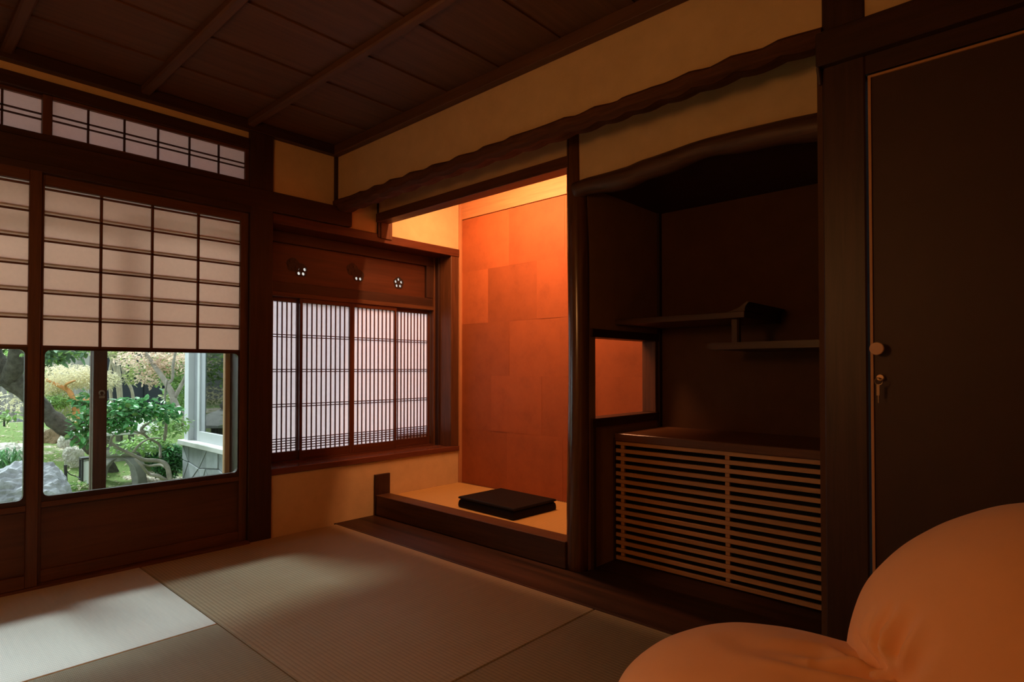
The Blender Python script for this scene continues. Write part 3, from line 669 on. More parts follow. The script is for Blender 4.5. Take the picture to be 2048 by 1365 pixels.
# ================================================================== GARDEN
def gz(x, y):
    t = min(1, max(0, (y - 3.2) / 5.0)); t = t * t * (3 - 2 * t)
    return -0.42 + 0.50 * t + 0.05 * noise.noise(Vector((x * 0.9, y * 0.9, 0))) + 0.015 * noise.noise(Vector((x * 4, y * 4, 3)))
def ground_mat():
    m, nt, p = _new('moss_and_soil'); v = mapping(nt, (1, 1, 1))
    f = noise_tex(nt, v, 1.3, 6, 0.62, 0.5)
    g = noise_tex(nt, v, 45, 4, 0.7)
    moss = ramp(nt, g, [(0.3, (0.08, 0.14, 0.03)), (0.7, (0.23, 0.33, 0.08))]); soil = ramp(nt, g, [(0.3, (0.20, 0.11, 0.07)), (0.5, (0.42, 0.34, 0.26)), (0.62, (0.85, 0.80, 0.70))])
    k = ramp(nt, f, [(0.55, (0, 0, 0)), (0.61, (1, 1, 1))])
    mix = nt.nodes.new('ShaderNodeMix'); mix.data_type = 'RGBA'; L(nt, k, mix.inputs[0]); L(nt, moss, mix.inputs[6]); L(nt, soil, mix.inputs[7])
    L(nt, mix.outputs[2], p.inputs['Base Color']); p.inputs['Roughness'].default_value = 0.95
    bump(nt, p, g, 0.8, 0.03); return m
v = []; f = []; nx, ny = 70, 80
for j in range(ny + 1):
    for i in range(nx + 1):
        x = -7 + 13 * i / nx; y = 0.3 + 13.7 * j / ny; v.append((x, y, gz(x, y)))
for j in range(ny):
    for i in range(nx): q = j * (nx + 1) + i; f.append((q, q + 1, q + nx + 2, q + nx + 1))
ground = S(finish('ground', v, f, ground_mat(), None, True), 'mossy garden ground with bare soil rising away from the house', 'ground')

def cp(px, py, t):
    """a point of the garden in room coordinates: bearing px, height py, distance t"""
    s = (px - 1023.7) / 1195.3; u = -(py - 739.0) / 1195.3
    return Vector((-1.9615 + t * (0.7344 + s * 0.6787), -3.2814 + t * (0.6787 - s * 0.7344), 0.94 + t * u))
def rock(label, c, r, seed, mat, group='garden rocks', squash=1.0, rough=0.28):
    bm = bmesh.new(); bmesh.ops.create_icosphere(bm, subdivisions=5, radius=1.0)
    for q in bm.verts:
        n = q.co.normalized(); d = 1 + rough * noise.noise(n * 1.3 + Vector((seed, seed * 2, 0))) + rough * 0.6 * (abs(noise.noise(n * 2.6 + Vector((seed, 5, 0)))) - 0.3) + 0.12 * (abs(noise.noise(n * 4.5 + Vector((0, seed, 0)))) - .2) + 0.05 * noise.noise(n * 11 + Vector((seed, 0, 0))) + 0.03 * noise.noise(n * 23)
        q.co = Vector((n.x * r[0], n.y * r[1], n.z * r[2])) * d
    me = bpy.data.meshes.new('rock'); bm.to_mesh(me); bm.free()
    o = bpy.data.objects.new('garden_rock', me); COL.objects.link(o); me.materials.append(mat); o.location = c
    return tag(o, label, 'rock', group)
GREY = plain('grey_stone', (0.33, 0.33, 0.36), 0.85, 0.35, 5, 0.6, bd=0.02); BRN = plain('brown_stone', (0.21, 0.145, 0.085), 0.9, 0.3, 6, 0.6, bd=0.02)
PALE = plain('pale_stone', (0.55, 0.51, 0.44), 0.9, 0.35, 7, 0.6, bd=0.02); DST = plain('dark_stone', (0.13, 0.14, 0.14), 0.9, 0.4, 6, 0.6, bd=0.02)
c = cp(52, 1010, 4.7); rock('big grey boulder at the foot of the garden glass', (c.x, c.y, -0.16), (0.33, 0.26, 0.36), 3.1, GREY, rough=0.22)
c = cp(104, 884, 8.0); rock('upright brown rock on the moss', c, (0.13, 0.14, 0.16), 8.3, BRN)
c = cp(130, 888, 7.8); rock('pale wedge of rock leaning on the brown one', c, (0.07, 0.10, 0.13), 5.4, PALE)
c = cp(34, 858, 9.6); rock('dark rock far back on the left', c, (0.15, 0.16, 0.15), 1.7, DST)
c = cp(151, 918, 7.2); rock('mottled rock behind the path light', c, (0.11, 0.12, 0.15), 6.2, PALE)
c = cp(178, 905, 7.9); rock('pale rounded rock near the leaning trunk', c, (0.13, 0.13, 0.09), 2.9, PALE)
c = cp(25, 915, 6.6); rock('pale mossy rock behind the grass clump', c, (0.24, 0.18, 0.16), 4.4, PALE)

# LITTER
# leaf cloud: real little folded leaves
def leaves(n, shape, size, mat, name, parent, seed=0, droop=0.3, wid=0.42):
    rnd = random.Random(seed); v = []; f = []
    for i in range(n):
        c = shape(rnd); s = size * rnd.uniform(0.6, 1.35)
        d = Vector((rnd.gauss(0, 1), rnd.gauss(0, 1), rnd.gauss(-droop, 0.5))).normalized()
        a = d.cross(Vector((rnd.gauss(0, 0.4), rnd.gauss(0, 0.4), 1))).normalized(); up = a.cross(d)
        w = s * wid * 0.5; k = len(v)
        v += [c, c + d * s * 0.35 + a * w + up * s * 0.08, c + d * s * 0.75 + a * w * 0.7 + up * s * 0.05, c + d * s, c + d * s * 0.75 - a * w * 0.7 + up * s * 0.05, c + d * s * 0.35 - a * w + up * s * 0.08]
        f += [(k, k + 1, k + 2, k + 3), (k, k + 3, k + 4, k + 5)]
    o = finish(name, v, f, mat, parent); o['kind'] = 'stuff'; return o
def blobs(centers):
    """random point within one of several ellipsoids [(centre, (rx,ry,rz)) ...]"""
    wts = [r[0] * r[2] for c, r in centers]
    def fn(rnd):
        c, r = rnd.choices(centers, wts)[0]
        while True:
            p = Vector((rnd.uniform(-1, 1), rnd.uniform(-1, 1), rnd.uniform(-1, 1)))
            if p.length <= 1: return Vector(c) + Vector((p.x * r[0], p.y * r[1], p.z * r[2]))
    return fn
def smooth_pts(pts, n=5):
    pts = [Vector(p) for p in pts]; out = []
    for i in range(len(pts) - 1):
        p0 = pts[max(i - 1, 0)]; p1 = pts[i]; p2 = pts[i + 1]; p3 = pts[min(i + 2, len(pts) - 1)]
        for k in range(n):
            t = k / n; out.append(0.5 * ((2 * p1) + (p2 - p0) * t + (2 * p0 - 5 * p1 + 4 * p2 - p3) * t * t + (3 * p1 - p0 - 3 * p2 + p3) * t ** 3))
    out.append(pts[-1]); return out
def limb(m, pts, r0, r1, seg=8, wob=0.0):
    P2 = smooth_pts(pts); n = len(P2)
    m.tube(P2, [(r0 + (r1 - r0) * i / (n - 1)) * (1 + wob * noise.noise(P2[i] * 9)) for i in range(n)], seg)
BARK = plain('rough_bark', (0.13, 0.115, 0.09), 0.95, 0.6, 16, 1.0, bd=0.05); PBARK = plain('pale_bark', (0.42, 0.36, 0.29), 0.85, 0.25, 12, 0.3, bd=0.01)
GBARK = plain('grey_bark', (0.30, 0.26, 0.22), 0.9, 0.35, 14, 0.5, bd=0.012); OBARK = plain('orange_bark', (0.60, 0.27, 0.10), 0.85, 0.3, 9, 0.3, bd=0.01)
G1 = leafmat('leaf_deep_green', (0.10, 0.30, 0.10), 0.6, 0.3, 0.22); G2 = leafmat('leaf_fresh_green', (0.26, 0.42, 0.13), 0.5, 0.4, 0.45)
G3 = leafmat('leaf_blue_green', (0.16, 0.27, 0.16), 0.55, 0.3, 0.4); PK = leafmat('leaf_autumn_pink', (0.78, 0.60, 0.48), 0.35, 0.4, 0.6)
CR_ = leafmat('leaf_cream', (0.80, 0.72, 0.52), 0.3, 0.4, 0.7); YG = leafmat('leaf_yellow_green', (0.50, 0.54, 0.26), 0.4, 0.4, 0.6)

def tree(name, label, cat, base, limbs, bark, foliage, group=None):
    root = E(name, base); tag(root, label, cat, group)
    for pts, r0, r1, wob, seg in limbs:
        m = MB(); limb(m, pts, r0, r1, seg, wob); m.build('branch' if r0 < 0.05 else 'trunk', bark, root, True)
    for k, (n, bl, size, mat, wid) in enumerate(foliage):
        leaves(n, blobs(bl), size, mat, 'foliage', root, seed=hash_(label) + k, wid=wid)
    return root
def hash_(s): return sum((i + 1) * ord(c) for i, c in enumerate(s)) % 9973

# leaning pine-like trunk from the right foot up to the upper left
T = 6.6
tree('leaning_tree', 'thick rough trunk leaning across the left of the garden', 'tree', cp(232, 940, 7.2),
     [([cp(240, 960, 7.2), cp(205, 915, 7.1), cp(160, 876, 7.0), cp(110, 840, 6.9), cp(55, 787, 6.8), cp(10, 745, 6.7), cp(-30, 690, 6.6), cp(-50, 600, 6.5)], 0.058, 0.135, 0.35, 14),
      ([cp(20, 760, 6.7), cp(32, 720, 6.6), cp(30, 660, 6.5)], 0.10, 0.05, 0.2, 10)],
     BARK, [(420, [(cp(38, 735, 7.6), (0.25, 0.2, 0.30)), (cp(8, 832, 6.2), (0.12, 0.15, 0.07))], 0.065, G2, 0.5), (420, [(cp(35, 805, 7.6), (0.3, 0.2, 0.16)), (cp(40, 725, 7.8), (0.25, 0.2, 0.25))], 0.06, CR_, 0.4)])
tree('orange_barked_tree', 'small forked tree with orange bark behind the leaning trunk', 'tree', cp(165, 880, 8.4),
     [([cp(163, 890, 8.4), cp(158, 845, 8.4), cp(152, 812, 8.4), cp(170, 803, 8.4), cp(200, 800, 8.3)], 0.055, 0.03, 0.1, 8),
      ([cp(150, 812, 8.4), cp(140, 785, 8.4), cp(118, 772, 8.4), cp(88, 758, 8.4)], 0.04, 0.02, 0.1, 8),
      ([cp(134, 780, 8.4), cp(132, 770, 8.3), cp(150, 762, 8.2)], 0.022, 0.012, 0.1, 6)],
     OBARK, [(5200, [(cp(140, 752, 8.6), (0.46, 0.4, 0.17)), (cp(100, 770, 8.6), (0.35, 0.3, 0.14)), (cp(190, 760, 8.7), (0.35, 0.3, 0.16))], 0.055, CR_, 0.22),
             (1400, [(cp(110, 800, 8.7), (0.36, 0.3, 0.15)), (cp(120, 825, 8.5), (0.3, 0.2, 0.10))], 0.06, YG, 0.25), (700, [(cp(105, 805, 8.2), (0.22, 0.2, 0.08))], 0.07, G2, 0.25)])
tree('pale_stemmed_tree', 'clump of slender pale stems in front of the dark shed', 'tree', cp(235, 850, 9.5),
     [([cp(228, 850, 9.5), cp(222, 790, 9.5), cp(220, 745, 9.5), cp(226, 690, 9.5), cp(220, 600, 9.5)], 0.024, 0.02, 0.05, 8),
      ([cp(244, 850, 9.5), cp(238, 790, 9.5), cp(230, 740, 9.5), cp(214, 690, 9.5), cp(205, 600, 9.5)], 0.028, 0.022, 0.05, 8),
      ([cp(270, 850, 9.4), cp(265, 785, 9.4), cp(250, 755, 9.4), cp(243, 715, 9.4), cp(240, 600, 9.4)], 0.024, 0.02, 0.05, 8),
      ([cp(246, 840, 9.3), cp(240, 760, 9.3), cp(233, 700, 9.3), cp(236, 600, 9.3)], 0.026, 0.02, 0.05, 8)],
     PBARK, [(900, [(cp(225, 700, 9.2), (0.35, 0.3, 0.14)), (cp(262, 740, 9.0), (0.10, 0.2, 0.24))], 0.06, YG, 0.45)])
tree('maple_tree', 'grey forked maple with pinkish autumn leaves beside the annex', 'tree', cp(383, 905, 7.4),
     [([cp(384, 910, 7.4), cp(376, 850, 7.4), cp(352, 812, 7.4), cp(343, 785, 7.4), cp(325, 755, 7.4), cp(305, 728, 7.4), cp(285, 700, 7.4)], 0.052, 0.024, 0.15, 10),
      ([cp(350, 795, 7.4), cp(366, 765, 7.4), cp(376, 738, 7.3), cp(385, 700, 7.2)], 0.026, 0.018, 0.1, 8),
      ([cp(332, 770, 7.4), cp(345, 758, 7.4), cp(346, 730, 7.4), cp(352, 700, 7.4)], 0.02, 0.015, 0.1, 6)],
     GBARK, [(1700, [(cp(300, 718, 7.6), (0.42, 0.35, 0.17)), (cp(345, 722, 7.7), (0.34, 0.35, 0.20)), (cp(300, 755, 7.5), (0.18, 0.2, 0.12))], 0.052, PK, 0.45),
             (1700, [(cp(330, 740, 7.9), (0.35, 0.3, 0.22)), (cp(370, 790, 7.8), (0.20, 0.25, 0.24))], 0.055, G2, 0.5)])
# camellia in front of the lantern: nearest leaves are pieces of their own
cam_root = E('camellia_bush', cp(345, 985, 6.0)); tag(cam_root, 'glossy green bush with bare twisting branches beside the lantern', 'bush')
for pts, r0, r1 in [([cp(346, 1000, 6.0), cp(341, 955, 6.0), cp(334, 930, 6.0), cp(318, 922, 6.0), cp(290, 920, 5.9), cp(262, 908, 5.8), cp(238, 896, 5.7), cp(214, 880, 5.6), cp(190, 868, 5.6)], 0.026, 0.010),
                    ([cp(334, 935, 6.0), cp(322, 930, 6.1), cp(300, 932, 6.1), cp(284, 928, 6.0)], 0.015, 0.008),
                    ([cp(322, 915, 6.1), cp(320, 890, 6.2), cp(300, 878, 6.1), cp(286, 868, 6.0), cp(262, 863, 5.9), cp(238, 868, 5.8)], 0.014, 0.008),
                    ([cp(268, 905, 5.8), cp(282, 888, 5.8), cp(302, 878, 5.9), cp(324, 877, 5.9)], 0.011, 0.006),
                    ([cp(290, 866, 6.0), cp(284, 858, 6.0), cp(298, 846, 6.0), cp(312, 840, 6.0)], 0.018, 0.010),
                    ([cp(336, 962, 6.0), cp(318, 952, 5.9), cp(300, 948, 5.9), cp(284, 930, 5.8), cp(272, 918, 5.8)], 0.02, 0.010),
                    ([cp(222, 892, 5.6), cp(226, 875, 5.6), cp(240, 866, 5.6)], 0.014, 0.008),
                    ([cp(330, 880, 6.1), cp(333, 850, 6.0), cp(330, 800, 6.0), cp(334, 760, 6.0)], 0.016, 0.009)]:
    m = MB(); limb(m, pts, r0, r1, 8, 0.15); m.build('branch', GBARK, cam_root, True)
leaf_zones = [(cp(245, 825, 5.5), (0.22, 0.2, 0.14)), (cp(285, 815, 5.7), (0.22, 0.2, 0.10)), (cp(175, 850, 5.4), (0.13, 0.15, 0.18)), (cp(330, 825, 5.9), (0.16, 0.2, 0.10)), (cp(230, 850, 5.4), (0.18, 0.15, 0.08)), (cp(170, 800, 5.6), (0.10, 0.12, 0.08))]
fn = blobs(leaf_zones); rnd = random.Random(11)
lv = [Vector((0, 0, 0)), Vector((0.019, 0.02, 0.005)), Vector((0.017, 0.046, 0.003)), Vector((0, 0.068, -0.004)), Vector((-0.017, 0.046, 0.003)), Vector((-0.019, 0.02, 0.005))]
lme = []
for mt in (G1, G3, G2):
    me = bpy.data.meshes.new('leaf'); me.from_pydata(lv, [], [(0, 1, 2, 3), (0, 3, 4, 5)]); me.materials.append(mt); lme.append(me)
for i in range(240):
    o = bpy.data.objects.new('leaf', rnd.choices(lme, (5, 2, 2))[0]); COL.objects.link(o); o.parent = cam_root
    o.location = fn(rnd) - Vector(cam_root.location); o.rotation_euler = (rnd.gauss(-0.3, 0.5), rnd.gauss(0, 0.6), rnd.uniform(0, 2 * PI)); s = rnd.uniform(0.7, 1.35); o.scale = (s, s, s)
leaves(1100, blobs(leaf_zones), 0.062, G1, 'foliage', cam_root, 5, wid=0.55)
leaves(700, blobs([(cp(285, 890, 6.3), (0.30, 0.2, 0.10)), (cp(330, 850, 6.2), (0.25, 0.25, 0.12))]), 0.055, G2, 'foliage', cam_root, 6, wid=0.5)
def bush(label, c, r, n, size, mat, seed, mat2=None, stem=GBARK, group='low garden shrubs', wid=0.45):
    root = E('garden_shrub', (c[0], c[1], gz(c[0], c[1]))); tag(root, label, 'shrub', group)
    rn = random.Random(seed)
    for k in range(4 if c[2] < 0.5 else 0):
        e = Vector(c) + Vector((rn.uniform(-.6, .6) * r[0], rn.uniform(-.6, .6) * r[1], rn.uniform(0, .6) * r[2]))
        m = MB(); limb(m, [(c[0], c[1], gz(c[0], c[1]) - 0.03), (Vector((c[0], c[1], gz(c[0], c[1]))) + e) / 2 + Vector((rn.uniform(-.03, .03), 0, 0)), e], 0.012, 0.005, 6); m.build('stem', stem, root, True)
    leaves(n, blobs([(c, r)]), size, mat, 'foliage', root, seed, wid=wid)
    if mat2: leaves(n // 3, blobs([(c, r)]), size, mat2, 'foliage', root, seed + 50, wid=wid)
bush('dense dark shrub against the annex base', cp(338, 922, 6.9), (0.17, 0.16, 0.2), 2600, 0.045, G1, 21, G3)
bush('loose pale-green shrub at the lower left of the lantern', cp(158, 990, 5.2), (0.15, 0.12, 0.12), 700, 0.045, G2, 22, CR_)
bush('low blue-green shrub behind the lantern', cp(318, 905, 7.5), (0.30, 0.22, 0.14), 1500, 0.05, G3, 23, G2)
bush('leafy shrub behind the dark door stile', cp(205, 838, 7.75), (0.22, 0.14, 0.2), 900, 0.075, G2, 24, G3, wid=0.6)
tree('overhanging_branch_tree', 'leafy tree dipping into the top of the garden glass', 'tree', (cp(60, 1000, 6.2).x - 0.9, cp(60, 1000, 6.2).y, gz(-1.6, 4.6)),
     [([(cp(60, 700, 6.2).x - 0.9, cp(60, 700, 6.2).y, gz(-1.6, 4.6) - 0.05), (cp(60, 700, 6.2).x - 0.85, cp(60, 700, 6.2).y, 1.0), (cp(60, 700, 6.2).x - 0.8, cp(60, 700, 6.2).y, 1.9)], 0.06, 0.04, 0.1, 8),
      ([(cp(60, 700, 6.2).x - 0.83, cp(60, 700, 6.2).y, 1.5), cp(60, 640, 6.0), cp(105, 690, 5.7), cp(135, 712, 5.6)], 0.02, 0.008, 0.1, 6)],
     GBARK, [(520, [(cp(115, 702, 5.6), (0.26, 0.2, 0.11)), (cp(60, 640, 5.8), (0.4, 0.2, 0.16))], 0.085, G2, 0.4), (220, [(cp(115, 702, 5.6), (0.26, 0.2, 0.11))], 0.085, G3, 0.4)])
# grass clump
gr = E('grass_clump', cp(2, 945, 5.5)); tag(gr, 'clump of arching strap leaves left of the boulder', 'grass'); rn = random.Random(4); mm = MB()
for i in range(150):
    b = cp(rn.uniform(-25, 28), 945, 5.5 + rn.uniform(-.15, .25)); a = rn.uniform(0, 2 * PI); ln = rn.uniform(0.14, 0.27); h = rn.uniform(0.2, 0.42); w = 0.007
    d = Vector((math.cos(a), math.sin(a), 0)); n_ = Vector((-d.y, d.x, 0)); q = []
    for k in range(6):
        t = k / 5; q.append(b + d * ln * t + Vector((0, 0, h * (1.9 * t - 1.7 * t * t))))
    v = []; f = []
    for k, p in enumerate(q):
        ww = w * (1 - (k / 5) ** 2 * 0.9); v += [p + n_ * ww, p - n_ * ww]
    for k in range(5): f.append((2 * k, 2 * k + 1, 2 * k + 3, 2 * k + 2))
    mm.add(v, f)
go = mm.build('blades', leafmat('blade_green', (0.10, 0.24, 0.09), 0.6, 0.3, 0.35), gr); go['kind'] = 'stuff'

def litter(rnd):
    x = rnd.uniform(-2.2, 1.2); y = rnd.uniform(3.0, 9.5); return Vector((x, y, gz(x, y) + 0.012))
lt = leaves(2200, litter, 0.045, leafmat('fallen_leaf', (0.62, 0.50, 0.36), 0.5, 0.2, 0.7), 'leaf_litter', ground, 77, droop=0.0)
lt['label'] = 'scattered dry fallen leaves'
# stone lantern with splayed legs
lc = cp(240, 940, 6.75); lx, ly = lc.x, lc.y; GZ = gz(lx, ly)
sl = E('stone_lantern', (lx, ly, GZ)); tag(sl, 'squat stone lantern with splayed legs and a wide roof', 'stone lantern')
LST = plain('lantern_stone', (0.30, 0.285, 0.255), 0.92, 0.28, 8, 0.5, bd=0.012)
m = MB(); m.lathe([(0.02, 0.44), (0.06, 0.43), (0.20, 0.385), (0.36, 0.315), (0.46, 0.262), (0.465, 0.235), (0.44, 0.228), (0.15, 0.235)], (lx, ly, 0), 6); m.build('roof', plain('lantern_roof', (0.55, 0.53, 0.50), 0.9, 0.15, 8, 0.4, bd=0.01), sl)
m = MB(); m.lathe([(0.02, 0.43), (0.05, 0.45), (0.06, 0.48), (0.03, 0.53), (0.005, 0.56)], (lx, ly, 0), 16); m.build('finial', LST, sl, True)
for k in range(6):
    a0 = PI / 3 * k + 0.2; m = MB(); p = (lx + 0.13 * math.cos(a0), ly + 0.13 * math.sin(a0)); m.box(p[0] - 0.02, p[0] + 0.02, p[1] - 0.02, p[1] + 0.02, 0.07, 0.236); m.build('light_box_post', LST, sl)
m = MB(); m.lathe([(0.15, 0.075), (0.15, 0.09), (0.13, 0.092)], (lx, ly, 0), 6); m.build('light_box_floor', LST, sl)
m = MB(); m.lathe([(0.10, -0.03), (0.205, -0.028), (0.235, -0.005), (0.245, 0.03), (0.235, 0.06), (0.18, 0.076), (0.05, 0.08)], (lx, ly, 0), 24); ob = m.build('platform', LST, sl); autosmooth(ob, 40)
for k in range(4):
    a = PI / 2 * k - 1.023; d = Vector((math.cos(a), math.sin(a), 0)); n_ = Vector((-d.y, d.x, 0)); v = []; f = []
    prof = [(0.08, 0.12, -0.03, 0.12), (0.14, 0.21, -0.055, 0.095), (0.19, 0.275, -0.14, 0.066), (0.215, 0.305, -0.25, 0.058), (0.225, 0.325, GZ - 0.03, 0.06)]
    for ri, ro, z, w in prof:
        c0 = Vector((lx, ly, z)); v += [c0 + d * ri - n_ * w, c0 + d * ro - n_ * w * 1.15, c0 + d * ro + n_ * w * 1.15, c0 + d * ri + n_ * w]
    for i in range(4):
        for q in range(4): f.append((i * 4 + q, i * 4 + (q + 1) % 4, (i + 1) * 4 + (q + 1) % 4, (i + 1) * 4 + q))
    f += [(3, 2, 1, 0), (16, 17, 18, 19)]
    ob = finish('leg', v, f, LST, sl, bev=0.008)
m = MB(); m.lathe([(0.09, -0.09), (0.19, -0.075), (0.19, -0.03), (0.09, -0.03)], (lx, ly, 0), 20); m.build('leg_collar', LST, sl)

# garden path light
c = cp(176, 965, 5.7); b0 = gz(c.x, c.y); pl = E('path_light', (c.x, c.y, b0)); tag(pl, 'small black-framed path light with white panels', 'garden light')
FR = plain('black_metal', (0.02, 0.02, 0.022), 0.5)
B('cap', (c.x - 0.055, c.x + 0.055, c.y - 0.055, c.y + 0.055, 0.085, 0.105), FR, pl); B('base', (c.x - 0.045, c.x + 0.045, c.y - 0.045, c.y + 0.045, b0 - 0.02, -0.145), FR, pl)
for sx in (-1, 1):
    for sy in (-1, 1): B('corner_bar', (c.x + sx * 0.045 - 0.008, c.x + sx * 0.045 + 0.008, c.y + sy * 0.045 - 0.008, c.y + sy * 0.045 + 0.008, -0.145, 0.085), FR, pl)
m = MB(); m.box(c.x - 0.038, c.x + 0.038, c.y - 0.038, c.y + 0.038, -0.145, 0.07); m.build('diffuser', plain('white_diffuser', (0.85, 0.85, 0.88), 0.5, 0.02), pl)
st = cp(133, 945, 5.6); zt = gz(st.x, st.y); k1 = E('rope_stake', (st.x, st.y, zt)); tag(k1, 'short black stake with a slack cord to the path light', 'stake')
m = MB(); m.tube([(st.x + 0.02, st.y, zt - 0.02), (st.x, st.y, 0.045)], 0.013, 10); m.build('stake', FR, k1)
m = MB(); m.tube(smooth_pts([(st.x, st.y, 0.01), (st.x + 0.04, st.y + .03, -0.05), (st.x + 0.1, st.y + 0.06, -0.085), (c.x - 0.065, c.y - 0.075, -0.09)]), 0.004, 6); m.build('cord', FR, k1)
st = cp(10, 850, 8.8); k1 = B('garden_stake', (st.x - .012, st.x + .012, st.y - .012, st.y + .012, gz(st.x, st.y), st.z + 0.10), FR); tag(k1, 'thin black stake on the far moss at the left edge', 'stake')

# annex: grey window corner with flagstone base
AX = 0.50; AY1 = 4.05; AY0 = 2.55
an = E('annex', (AX + 0.5, 3.3, -0.45)); tag(an, 'grey annex corner with a large window above a flagstone base', 'annex')
GP = plain('grey_paint', (0.52, 0.52, 0.55), 0.6, 0.06, 6); GD = plain('grey_paint_dark', (0.33, 0.33, 0.37), 0.6, 0.08, 6)
B('base_core', (AX + 0.02, AX + 1.6, AY0, AY1 - 0.02, -0.6, 0.09), plain('mortar', (0.42, 0.42, 0.43), 0.9, 0.1), an, 0)
B('sill_slab', (AX - 0.055, AX + 1.6, AY0, AY1 + 0.05, 0.09, 0.145), plain('pale_slab', (0.50, 0.49, 0.47), 0.8, 0.08, 8), an, 0.006)
B('corner_post', (AX, AX + 0.10, AY1 - 0.12, AY1, 0.145, 2.5), GP, an); B('reveal', (AX + 0.06, AX + 0.10, AY1 - 0.26, AY1 - 0.12, 0.145, 2.5), GD, an)
B('window_stile', (AX + 0.045, AX + 0.075, AY1 - 0.32, AY1 - 0.255, 0.145, 2.5), GP, an); B('window_rail', (AX + 0.045, AX + 0.075, AY0, AY1 - 0.32, 0.145, 0.255), GP, an)
B('window_stile', (AX + 0.06, AX + 0.085, AY1 - 0.44, AY1 - 0.32, 0.255, 2.5), GD, an)
B('pane', (AX + 0.066, AX + 0.070, AY0, AY1 - 0.42, 0.25, 2.45), glass('annex_glass', (0.6, 0.68, 0.66), 0.2), an, 0)
B('interior_wall', (AX + 0.9, AX + 1.0, AY0, AY1 - .12, 0.145, 2.5), plain('annex_mirror_tone', (0.22, 0.29, 0.27), 0.7, 0.4, 3), an, 0); B('annex_roof', (AX - 0.1, AX + 1.7, AY0 - 0.05, AY1 + 0.1, 2.5, 2.6), GD, an, 0)  # wall's green-grey tone stands in for greenery mirrored in the pane
B('counter', (AX + 0.25, AX + 0.6, AY0, AY1 - .3, 0.25, 0.31), plain('pale_slab', (0.50, 0.49, 0.47), 0.8), an, 0)
# flagstones: jittered grid of convex pieces with open joints
FST = [plain('flagstone_%d' % i, sc3((0.31, 0.32, 0.34), t), 0.85, 0.16, 9, 0.4, bd=0.006) for i, t in enumerate((0.85, 1.0, 1.15))]
rn = random.Random(3); ny_, nz_ = 6, 3; gp = {}
for i in range(ny_ + 1):
    for j in range(nz_ + 1):
        y = AY0 + (AY1 - AY0) * i / ny_ + (rn.uniform(-.09, .09) if 0 < i < ny_ else 0); z = -0.50 + 0.585 * j / nz_ + (rn.uniform(-.05, .05) if 0 < j < nz_ else 0); gp[i, j] = Vector((y, z))
def flag(pts, k):
    c = sum((Vector(p) for p in pts), Vector((0, 0))) / len(pts); q = [c + (Vector(p) - c) * (1 - 0.009 / max(0.02, (Vector(p) - c).length)) for p in pts]
    m = MB(); m.ngon([(a.x, a.y) for a in q][::-1], 'x', AX - 0.012 - 0.004 * (k % 3), AX + 0.022); m.build('flagstone', FST[k % 3], an, bev=0.002)
kk = 0
for i in range(ny_):
    for j in range(nz_):
        a, b, c_, d = gp[i, j], gp[i + 1, j], gp[i + 1, j + 1], gp[i, j + 1]
        if rn.random() < 0.55: flag([a, b, c_, d], kk); kk += 1
        elif rn.random() < 0.5: flag([a, b, c_], kk); flag([a, c_, d], kk + 1); kk += 2
        else: flag([a, b, d], kk); flag([b, c_, d], kk + 1); kk += 2

# dark shed, fences, hedge and far trees closing the view
sh = cp(262, 760, 12.0); sd = E('garden_shed', (sh.x, sh.y, gz(sh.x, sh.y))); tag(sd, 'dark blue-black shed glimpsed behind the pale stems', 'shed')
DK = plain('shed_black', (0.018, 0.022, 0.032), 0.6); DK2 = plain('shed_frame', (0.012, 0.014, 0.02), 0.5)
B('body', (sh.x - 0.75, sh.x + 0.65, sh.y, sh.y + 1.2, gz(sh.x, sh.y) - .2, 2.6), DK, sd, 0); B('frame_rail', (sh.x - 0.75, sh.x + 0.65, sh.y - 0.03, sh.y, 0.78, 0.84), DK2, sd)
for dx in (-0.74, -0.2, 0.25, 0.62): B('frame_post', (sh.x + dx - 0.02, sh.x + dx + 0.02, sh.y - 0.035, sh.y, -0.1, 2.6), DK2, sd)
B('roof', (sh.x - 0.95, sh.x + 0.85, sh.y - 0.25, sh.y + 1.3, 2.6, 2.7), DK2, sd)
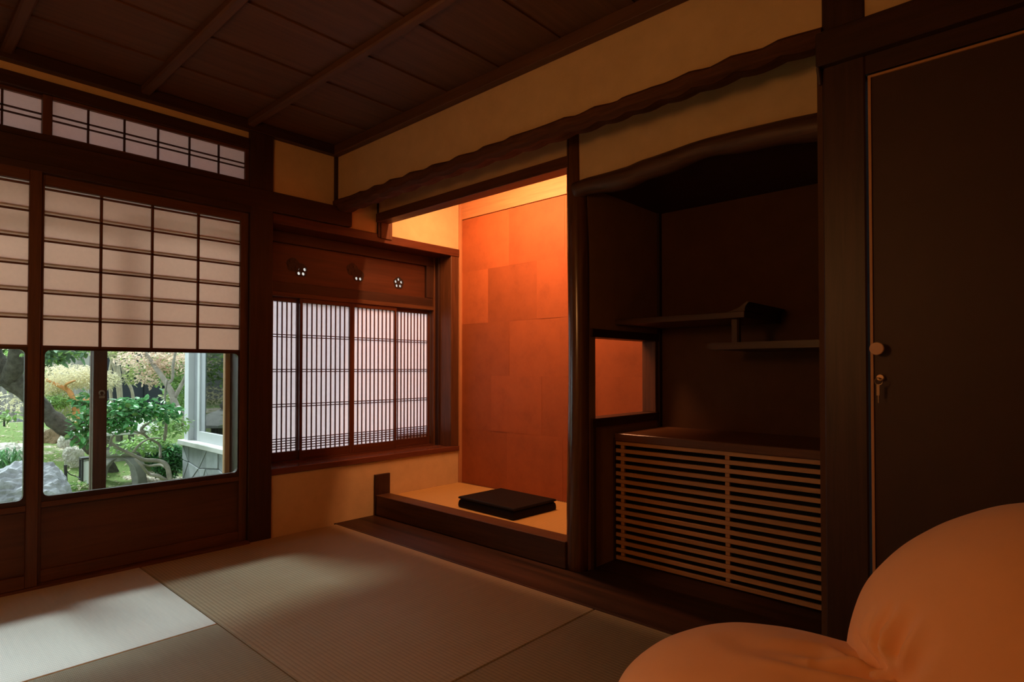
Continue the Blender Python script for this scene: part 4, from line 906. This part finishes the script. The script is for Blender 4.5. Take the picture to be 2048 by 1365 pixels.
fe = E('garden_fence', cp(40, 850, 11.0)); tag(fe, 'weathered grey board fence beyond the moss', 'fence')
fa, fb_ = cp(-60, 860, 11.0), cp(178, 860, 11.2); FM = [wood('fence_board_%d' % i, sc3((0.36, 0.33, 0.32), t), 'z', 0.85, 0.2) for i, t in enumerate((0.85, 1.0, 1.12))]
nb = 26
for i in range(nb):
    p = fa.lerp(fb_, (i + 0.5) / nb); z0 = gz(p.x, p.y) - 0.05
    B('fence_board', (p.x - 0.044, p.x + 0.044, p.y - 0.009, p.y + 0.009, z0, 0.62 + 0.02 * (i % 2) + (0.75 if i > 17 else 0)), FM[i % 3], fe, 0.002)
# hedge masses
def hedge(label, cs, n, size, mats, seed):
    root = E('hedge', (cs[0][0][0], cs[0][0][1], gz(cs[0][0][0], cs[0][0][1]))); tag(root, label, 'hedge', 'far hedges')
    for (c, r) in cs:
        m = MB(); limb(m, [(c[0], c[1], gz(c[0], c[1]) - .05), (c[0] + .05, c[1], c[2] * 0.5), (c[0], c[1], c[2])], 0.05, 0.02, 7); m.build('stem', GBARK, root, True)
    for k, (mt, sh_) in enumerate(mats): leaves(int(n * sh_), blobs(cs), size, mt, 'foliage', root, seed + k)
hedge('tall hedge far behind the left half of the garden', [(cp(60, 700, 12.2), (1.2, 0.5, 1.1)), (cp(-40, 700, 12.0), (1.2, 0.5, 1.2)), (cp(92, 640, 12.4), (0.7, 0.5, 0.9))], 9000, 0.12, [(G3, 0.5), (G2, 0.3), (YG, 0.2)], 31)
hedge('tall hedge far behind the annex side', [(cp(375, 780, 9.8), (0.40, 0.4, 0.7)), (cp(420, 760, 10.4), (0.6, 0.5, 1.0)), (cp(470, 720, 10.4), (0.9, 0.5, 1.3)), (cp(430, 650, 10.2), (0.8, 0.4, 0.5))], 9000, 0.10, [(G2, 0.4), (G3, 0.35), (YG, 0.25)], 41)
S(B('wall_garden', (-7.0, 6.0, 14.0, 14.2, -0.5, 3.4), plain('garden_wall', (0.30, 0.30, 0.30), 0.9, 0.2, 3), None, 0), 'grey boundary wall far behind the garden', 'wall')
